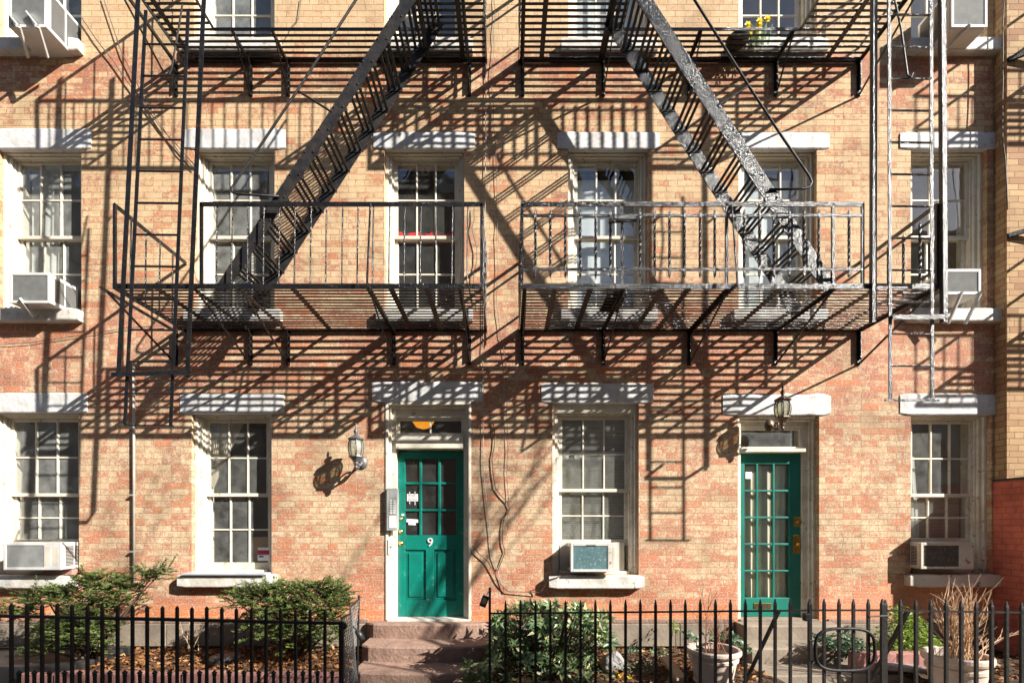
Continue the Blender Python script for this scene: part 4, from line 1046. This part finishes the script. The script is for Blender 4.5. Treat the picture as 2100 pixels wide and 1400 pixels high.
b = MB(); b.bar(P(995.5,1226,DF+.0), P(991,1238,DF+.0), .035, .003, (0,1,0)); b.build('dial_face', M['ac_dark'], kb)
b = MB(); b.tube([P(998,1220,DF-.02), P(1001,1213,DF-.02), P(1006,1215,DF-.02)], .005, 6); b.build('shackle', M['steel'], kb)

# ------------------------------------------------------------------ plants
def spray(mb, st, base, tip, n, nl, nw, droop=.02):
    """a twig with two rows of needles"""
    base = Vector(base); tip = Vector(tip); ax = (tip-base); L_ = ax.length; t_ = ax.normalized(); s_ = t_.cross(V(0,0,1))
    if s_.length < 1e-3: s_ = V(1,0,0)
    s_.normalize(); pts = []
    for k in range(5):
        f = k/4; pts.append(base+ax*f+V(0,0,-droop*f*f))
    st.tube(pts, [.004,.0035,.003,.002,.001], 3, cap=False)
    for k in range(n):
        f = (k+.5)/n; p = base+ax*f+V(0,0,-droop*f*f)
        for sg in (-1,1):
            dv = (s_*sg*U(.7,1)+t_*U(.3,.8)+V(0,0,U(-.25,.45))).normalized(); l_ = nl*U(.7,1.2); w_ = s_.cross(dv).normalized() if abs(s_.dot(dv)) < .98 else V(0,0,1)
            side = dv.cross(V(jit(1),jit(1),1)).normalized()*nw/2
            mb.add([p-side*.3, p+dv*l_*.5-side, p+dv*l_, p+dv*l_*.5+side], [(0,1,2,3)])
def yew(label, root, centers, d0, seed):
    random.seed(seed)
    t = thing('yew_shrub', root, label, 'shrub', 'evergreen shrubs')
    lf = MB(); st = MB(); root = Vector(root)
    for (px, py, d, rx, rz_, n) in centers:
        c_ = P(px, py, d)
        mid = root+(c_-root)*.5+V(jit(.06), jit(.05), .03); st.tube([root+V(jit(.03),jit(.03),0), mid, c_-V(0,0,rz_*.3)], [.017,.012,.005], 5)
        for k in range(int(n*2.6)):
            b0 = c_+V(jit(rx*.75), jit(.16), jit(rz_*.9)-.01); dv = rdir(-.1,.8); dv.z *= .9; dv.x *= 1.2
            b1 = b0+dv.normalized()*U(.09,.2)
            spray(lf, st, b0, b1, 15, .036, .0125, .02)
    lf.build('foliage', M['yew'], t); st.build('branches', M['bark'], t); return t
yew('feathery yew shrub with bare lower branches at the far left', P(190,1362,.62), 
    [(55,1238,.7,.17,.10,16),(95,1222,.65,.18,.09,18),(150,1225,.6,.2,.12,22),(185,1190,.55,.20,.09,24),(225,1200,.5,.18,.09,22),(265,1198,.6,.16,.09,18),(310,1180,.55,.12,.06,10),(330,1172,.55,.07,.04,5),
     (200,1235,.7,.22,.12,26),(160,1262,.75,.2,.1,22),(245,1232,.6,.14,.08,12),(120,1290,.8,.22,.08,20),(165,1300,.85,.22,.09,22),(200,1290,.8,.14,.08,14),(90,1330,.8,.2,.05,12),(215,1320,.7,.1,.06,8),(35,1262,.7,.12,.08,8)], .6, 11)
yew('dense dark yew shrub beside the left fence end', P(610,1350,.6),
    [(490,1232,.7,.12,.09,12),(520,1222,.65,.18,.10,22),(560,1208,.55,.18,.09,24),(600,1222,.6,.22,.12,30),(640,1215,.6,.20,.10,28),(680,1208,.55,.18,.10,24),(700,1225,.5,.14,.10,20),(560,1245,.75,.22,.1,28),
     (620,1250,.75,.22,.1,30),(675,1250,.7,.18,.1,24),(535,1272,.8,.2,.07,18),(590,1285,.8,.22,.09,22),(640,1285,.8,.22,.09,22),(520,1300,.85,.16,.06,10),(680,1290,.75,.12,.08,12),(600,1320,.7,.2,.06,10),(655,1320,.7,.16,.06,8)], .6, 12)
random.seed(21)
# pale flower clusters on the second yew (dry bracts)
t = thing('rhododendron_bush', P(1110,1400,.9), 'broad leaved evergreen bush with cream leaf edges right of the brownstone steps', 'shrub', 'evergreen shrubs')
lf = MB(); st = MB(); root = P(1110,1402,.85)
def rosette(mb, p, axis, n, L_, W_):
    axis = axis.normalized(); a = axis.cross(V(.3,.2,1)).normalized(); b_ = axis.cross(a)
    for k in range(n):
        an = 2*math.pi*k/n+U(-.3,.3); dv = a*math.cos(an)+b_*math.sin(an)+axis*U(-.1,.7)
        leaf_shape(mb, p+axis*U(-.03,.02), dv, axis, L_*U(.7,1.2), W_*U(.8,1.2), U(.05,.3))
for k in range(430):
    f = R(); px = 1005+250*R(); top = 1240+28*abs((px-1120)/130)**2+ (0 if px > 1020 else 15); py = top+(1412-top)*R()**1.15; d = U(.45,1.25)
    if px > 1215 and py > 1330: continue
    p = P(px, py, d); st.tube([root+V(jit(.15),jit(.1),0), root*.4+p*.6+V(0,0,-.05), p], [.008,.005,.003], 4, cap=False)
    rosette(lf, p, rdir(.1,1)+V(0,-.4,.3), random.randint(7,10), .105, .034)
lf.build('foliage', M['broad'], t); st.build('branches', M['bark'], t)
t = thing('low_broadleaf_plant', P(985,1390,1.35), 'low leafy plant spilling over the bottom brownstone step', 'plant')
lf = MB()
for k in range(16): rosette(lf, P(U(960,1000), U(1358,1400), U(1.1,1.4)), rdir(.2,1), 8, .10, .035)
lf.build('foliage', M['broad'], t)
def leaf_cloud(name, label, cat, mat, root, blobs, n, L_, W_, group=None, stem='bark'):
    t = thing(name, root, label, cat, group); lf = MB(); st = MB()
    for (px, py, d, rx, rz_) in blobs:
        c_ = P(px, py, d); st.tube([Vector(root)+V(jit(.06),jit(.05),0), c_], [.007,.003], 4, cap=False)
        for k in range(n):
            v_ = rdir(); q = R()**.4; leaf_shape(lf, c_+V(v_.x*rx*q, v_.y*.18*q, v_.z*rz_*q), rdir(-.5,.5), rdir(.2,1), L_*U(.6,1.3), W_*U(.7,1.2), U(0,.3))
    lf.build('foliage', M[mat], t); st.build('stems', M[stem], t); return t
leaf_cloud('lime_shrub', 'bright yellow green shrub in the sun between gate and large pot', 'shrub', 'lime', P(1850,1352,.5),
    [(1850,1265,.4,.14,.13),(1865,1285,.45,.2,.13),(1835,1300,.5,.2,.12),(1880,1310,.5,.22,.13),(1850,1325,.5,.24,.10),(1815,1325,.45,.16,.09),(1905,1325,.5,.16,.09)], 330, .055, .020, 'evergreen shrubs')
leaf_cloud('variegated_plant', 'low pale green plant seen through the oval gate ring', 'plant', 'ivy', P(1725,1350,.75),
    [(1690,1312,.7,.08,.06),(1715,1320,.75,.12,.06),(1745,1330,.75,.12,.07),(1735,1308,.7,.1,.05),(1765,1325,.7,.06,.05)], 110, .055, .035)
leaf_cloud('ivy_plant', 'small ivy with pale leaves around the rim of the left clay pot', 'plant', 'ivy', P(1445,1335,1.0),
    [(1420,1308,.95,.06,.05),(1500,1305,.9,.08,.05),(1465,1300,.9,.1,.05),(1525,1325,.9,.05,.05)], 34, .06, .045)
leaf_cloud('seedling_plant', 'single young green plant against the grey base stone', 'plant', 'lime', P(1385,1330,.3),
    [(1385,1290,.25,.05,.05),(1382,1280,.25,.04,.03)], 22, .05, .02)
leaf_cloud('ground_plant', 'low mixed green weeds beside the boulder', 'plant', 'ivy', P(1330,1352,.6),
    [(1300,1330,.5,.12,.05),(1350,1335,.4,.1,.05),(1275,1365,.8,.14,.05),(1330,1372,.8,.12,.04),(1240,1385,.95,.14,.05)], 40, .06, .022)
for (px, py) in ((1272,1384),(1290,1388),(1265,1392),(1148,1385)):
    b = MB()
    for q in range(5):
        an = q*1.257; dv = V(math.cos(an)*.8,-.5,math.sin(an)*.8); leaf_shape(b, P(px,py,1.0), dv, V(0,-1,.2), .034, .022, .1)
    tag(b.build('crocus_flower', M['daffodil']), 'tiny yellow blossom low behind the right fence' if px > 1200 else 'single yellow blossom low in the broad leaved bush', 'flower', 'small yellow blossoms' if px > 1200 else None)
# bare twigs
def twiggy(mb, base, n, h, spread, r0, depth=2, lean=0.0):
    for k in range(n):
        p = Vector(base)+V(jit(.07), jit(.07), 0); dv = V(jit(spread)+lean, jit(spread), 1).normalized(); pts = [p]; hh = h*U(.55,1.1); seg = 7
        for q in range(seg):
            dv = (dv+V(jit(.18), jit(.18), jit(.06))).normalized(); pts.append(pts[-1]+dv*hh/seg)
            if depth and q in (2,3,4,5) and R() < .7:
                bd = (dv+V(jit(.9), jit(.7), U(0,.4))).normalized(); bp = [pts[-1]]
                for _ in range(4): bd = (bd+V(jit(.25), jit(.2), jit(.15)+.05)).normalized(); bp.append(bp[-1]+bd*hh*.085)
                mb.tube(bp, [r0*.6,r0*.5,r0*.4,r0*.3,r0*.2], 4, cap=False)
        mb.tube(pts, [r0*(1-.75*i/seg) for i in range(seg+1)], 5, cap=False)
def clay_pot(label, cx, d, zb, h, rad, soilmat):
    t = thing('clay_pot', (cx,-d,zb), label, 'flower pot', 'clay pots')
    b = MB(); b.lathe([(rad*.70,0),(rad*.73,.015),(rad*.73,.03),(rad*.69,.036),(rad*.80,h*.55),(rad*.83,h*.66),(rad*.89,h*.67),(rad*.90,h*.74),(rad*.86,h*.755),(rad*.87,h*.83),(rad*.97,h*.845),(rad*1.0,h*.89),(rad*1.0,h*.96),(rad*.97,h),(rad*.88,h*.985),(rad*.82,h*.80)], (cx,-d,zb), 56)
    b.f = b.f[:-1]; b.build('pot_body', M['pot'], t)
    b = MB(); b.lathe([(rad*.84,h*.82),(rad*.5,h*.86),(.01,h*.87)], (cx,-d,zb), 24); b.build('potting_soil', M['soil'], t, smooth=True)
    return t
clay_pot('pale clay pot with thin bare stems left of the gate', X(1463,1.2), 1.2, .11, .33, .245, 'soil')
b = MB(); twiggy(b, (X(1470,1.2),-1.2,.36), 15, .42, .30, .0042, 1)
twiggy(b, (X(1460,1.2),-1.15,.36), 2, .72, .12, .005, 1)
tag(b.build('potted_shrub', M['twig_red'], None), 'thin reddish bare stems rising from the left clay pot', 'dead plant', 'bare potted plants')
clay_pot('large pale clay pot full of dry branches by the red wall', X(1962,1.35), 1.35, -.02, .45, .255, 'soil')
random.seed(5)
b = MB(); twiggy(b, (X(1962,1.35),-1.35,.38), 46, .66, .36, .0062, 2); twiggy(b, (X(1990,1.35),-1.35,.38), 16, .5, .8, .005, 2, .5); 
tag(b.build('potted_shrub', M['twig'], None), 'thicket of tan bare branches in the large clay pot', 'dead plant', 'bare potted plants')
b = MB(); twiggy(b, P(395,1335,.5), 7, .42, .4, .004, 1); tag(b.build('dry_stems', M['twig'], None), 'few dry straw stems in the leaf bed against the base stone', 'dead plant')
b = MB(); twiggy(b, P(700,1275,.5), 3, .2, .4, .004, 1)
tag(b.build('dry_stems', M['twig'], None), 'sparse dry sprigs behind the wire mesh panel', 'dead plant')
# boulder, planks, planter bricks
bm = bmesh.new(); bmesh.ops.create_icosphere(bm, subdivisions=3, radius=1)
rk = MB(); cR = P(1256,1362,.75)
for v_ in bm.verts:
    n_ = 1+.16*math.sin(v_.co.x*3+1)*math.cos(v_.co.y*4)+.08*math.sin(v_.co.z*7+v_.co.x*5); rk.v.append(cR+V(v_.co.x*.13*n_, v_.co.y*.13*n_, v_.co.z*.12*n_))
rk.f = [tuple(v_.index for v_ in f.verts) for f in bm.faces]; bm.free()
tag(rk.build('boulder', M['rock'], None, smooth=True), 'rounded grey boulder among dry leaves behind the right fence', 'boulder')
b = MB(); b.bar(P(1362,1345,.8)+V(0,0,0), P(1398,1392,1.25), .10, .035); tag(b.build('plank', M['plank'], None, bevel=.004), 'short weathered plank lying left of the clay pot', 'plank')
b = MB(); b.bar(P(1375,1392,1.1), P(1405,1392,1.2), .12, .06); tag(b.build('wood_block', M['plank'], None, bevel=.005), 'tan wooden block at the foot of the weathered plank', 'block')
pt_ = thing('brick_planter', P(1740,1370,.9), 'pink brick planter edge beside the steps below the gate ring', 'planter')
for k in range(4):
    b = MB(); q = X(1745,.85)+k*.21; b.box(q, q+.2, -.92, -.80, .10, .30+jit(.01)); b.build('brick', M['pinkbrick'], pt_, bevel=.008)
b = MB(); b.bar(P(1800,1362,.95), P(1895,1372,1.0), .20, .05); tag(b.build('flat_stone', M['rock'], None, bevel=.02), 'flat dark stone slab lying left of the large clay pot', 'stone')

# ------------------------------------------------------------------ neighbour on the right
nb = thing('tan_building', (6,-.1,0), 'tan brick neighbour building standing forward at the right edge', 'house')
NX = 5.842
b = MB(); b.box(NX, 14, -.143, 4.4, 0, 11); b.build('wall', M['tan_brick'], nb)
def nbar(p, q, w_, h_): b_ = MB(); b_.bar(p, q, w_, h_); return b_
# its fire escape hangs just outside the picture and throws its shadow in
for zf in (ZF2+.55, ZF3+.2):
    g = MB()
    for k in range(15): g.bar((6.95,-.20-.066*k,zf), (10.5,-.20-.066*k,zf), .034, .010)
    g.build('fire_escape_floor', M['iron'], nb)
    g = MB(); g.box(6.95,10.5,-1.22,-1.205,zf-.03,zf+.02); g.box(6.94,6.95,-1.22,-.143,zf-.03,zf+.02)
    for zz in (.45,.85): g.bar((6.95,-1.21,zf+zz),(10.5,-1.21,zf+zz),.012,.035); g.bar((6.95,-1.21,zf+zz),(6.95,-.143,zf+zz),.012,.035)
    for k in range(20): g.tube([(6.98+.17*k,-1.21,zf),(6.98+.17*k,-1.21,zf+.85)], .008, 5)
    g.build('fire_escape_railing', M['iron'], nb)
for py in (131, 482):
    g = MB(); z_ = Z(py+14); g.bar((NX+.0,-.15,z_-.02), (6.95,-.45,z_+.22), .035, .045); g.build('wall_stay', M['iron_fence'], nb)
rw = thing('red_brick_wall', (6,-.4,0), 'red painted brick wall projecting forward at the right edge', 'wall')
b = MB(); b.box(5.826, 14, -.70, -.001, -.05, Z(988)); b.build('brickwork', M['red_brick'], rw)
b = MB(); b.box(5.818, 14, -.72, -.002, Z(988), Z(983)); b.build('coping', M['slot'], rw, bevel=.004)

# ------------------------------------------------------------------ the far side of the street (reflected in the panes, casts tree shade)
def far_house(label, x0, x1, y, h, mat, floors, cols):
    t = thing('row_house', ((x0+x1)/2, y, 0), label, 'house', 'houses across the street')
    b = MB(); b.box(x0, x1, y-6, y, -.1, h); b.build('wall', M[mat], t)
    c_ = MB(); c_.box(x0-.1, x1+.1, y-.2, y+.35, h+.001, h+.4); c_.build('cornice', M['far_stone'], t)
    p = MB(); p.box(-.5,.5,-.02,.05,-.85,.85); first = None
    for j in range(floors):
        for i in range(cols):
            pos = V(x0+(x1-x0)*(i+.5)/cols, y, 2.0+(h-2.6)*(j+.4)/floors)
            if first is None:
                p.v = [v_+pos for v_ in p.v]; first = p.build('window', M['glass'], t); fp_ = pos
            else: clone(first, t, pos-fp_)
far_house('brown brick house across the street, only mirrored in the left windows', -26, 3.0, -16, 17, 'far_brick', 5, 10)
far_house('lower stone house across the street, only mirrored in the right windows', 3.6, 14.0, -16, 11.0, 'far_stone', 3, 4)
far_house('middling brown house across the street, only mirrored in the right windows', 14.2, 34.0, -16, 14.6, 'far_brick', 4, 8)
far_house('unseen tall stone house added far up the street to shade the steps', 41.5, 49.9, -30.0, 34.35, 'far_stone', 8, 4)  # added out of view, placed and sized to shade the steps and fence
def bare_tree(label, x, y, h, seed):
    random.seed(seed)
    t = thing('bare_street_tree', (x,y,-.1), label, 'tree', 'bare street trees'); tr = MB(); cr = MB()
    def grow(p, dv, L_, r_, lvl):
        pts = [p]; rs = [r_]
        for q in range(4):
            dv = (dv+V(jit(.14), jit(.14), jit(.08)+.03)).normalized(); pts.append(pts[-1]+dv*L_/4); rs.append(r_*(1-.11*(q+1)))
        (tr if lvl == 0 else cr).tube(pts, rs, 8 if lvl < 2 else 4, cap=False)
        if lvl >= 5: return
        for q in range(3 if lvl < 4 else 2):
            f = U(.5,1.0) if q else 1.0; k = min(3, int(f*4)); bp = pts[k+1] if k+1 < len(pts) else pts[-1]
            nd_ = (dv*.75+V(jit(.9), jit(.9), U(-.05,.5))).normalized(); grow(bp, nd_, L_*U(.62,.8), rs[k]*U(.5,.68), lvl+1)
    grow(V(x,y,-.1), V(0,0,1), h*.33, h*.019, 0)
    tr.build('trunk', M['bark'], t); cr.build('crown', M['bark'], t)
bare_tree('bare pavement tree right of the camera shading the left wall', 5.3, -5.0, 9.6, 3)
bare_tree('bare street tree behind the camera mirrored in the middle windows', -1.6, -10.5, 15, 9)
bare_tree('bare street tree behind the camera mirrored in the right windows', 7.5, -12.2, 13, 14)

# ------------------------------------------------------------------ light, sky, camera
SUN = Vector((1.72,-1.0,1.21)).normalized()
elev = math.asin(SUN.z); azim = math.atan2(SUN.x, SUN.y)
wd = bpy.data.worlds.new('World'); sc.world = wd; wd.use_nodes = True; t = wd.node_tree; t.nodes.clear()
sky = nd(t, 'ShaderNodeTexSky', sky_type='NISHITA'); sky.sun_disc = False; sky.sun_elevation = elev; sky.sun_rotation = azim; sky.air_density = 1.0; sky.dust_density = 1.0; sky.ozone_density = 1.2
bg = nd(t, 'ShaderNodeBackground', {'Color': sky.outputs[0], 'Strength': .06}); t.links.new(bg.outputs[0], nd(t, 'ShaderNodeOutputWorld').inputs[0])
ld = bpy.data.lights.new('sun', 'SUN'); ld.energy = 4.6; ld.angle = math.radians(.5); ld.color = (1.0,.955,.88)
lo_ = bpy.data.objects.new('sun', ld); C.objects.link(lo_); lo_.rotation_euler = (-SUN).to_track_quat('-Z', 'Y').to_euler(); lo_.location = SUN*40
cm = bpy.data.cameras.new('camera'); cm.sensor_width = 36; cm.lens = 36*F/2100; cm.shift_x = (1050-PX)/2100; cm.shift_y = (PY-700)/2100; cm.clip_end = 400; cm.clip_start = .05
co_ = bpy.data.objects.new('camera', cm); C.objects.link(co_); co_.location = (0,-D,EYE); co_.rotation_euler = (math.radians(90),0,0); sc.camera = co_
vs = sc.view_settings; vs.view_transform = 'Standard'; vs.look = 'None'; vs.gamma = 1; vs.use_curve_mapping = False; vs.exposure = 1.42
sc.render.engine = 'CYCLES'; sc.cycles.max_bounces = 6; sc.cycles.transparent_max_bounces = 16; sc.cycles.diffuse_bounces = 3; sc.cycles.glossy_bounces = 3; sc.cycles.caustics_reflective = False; sc.cycles.caustics_refractive = False
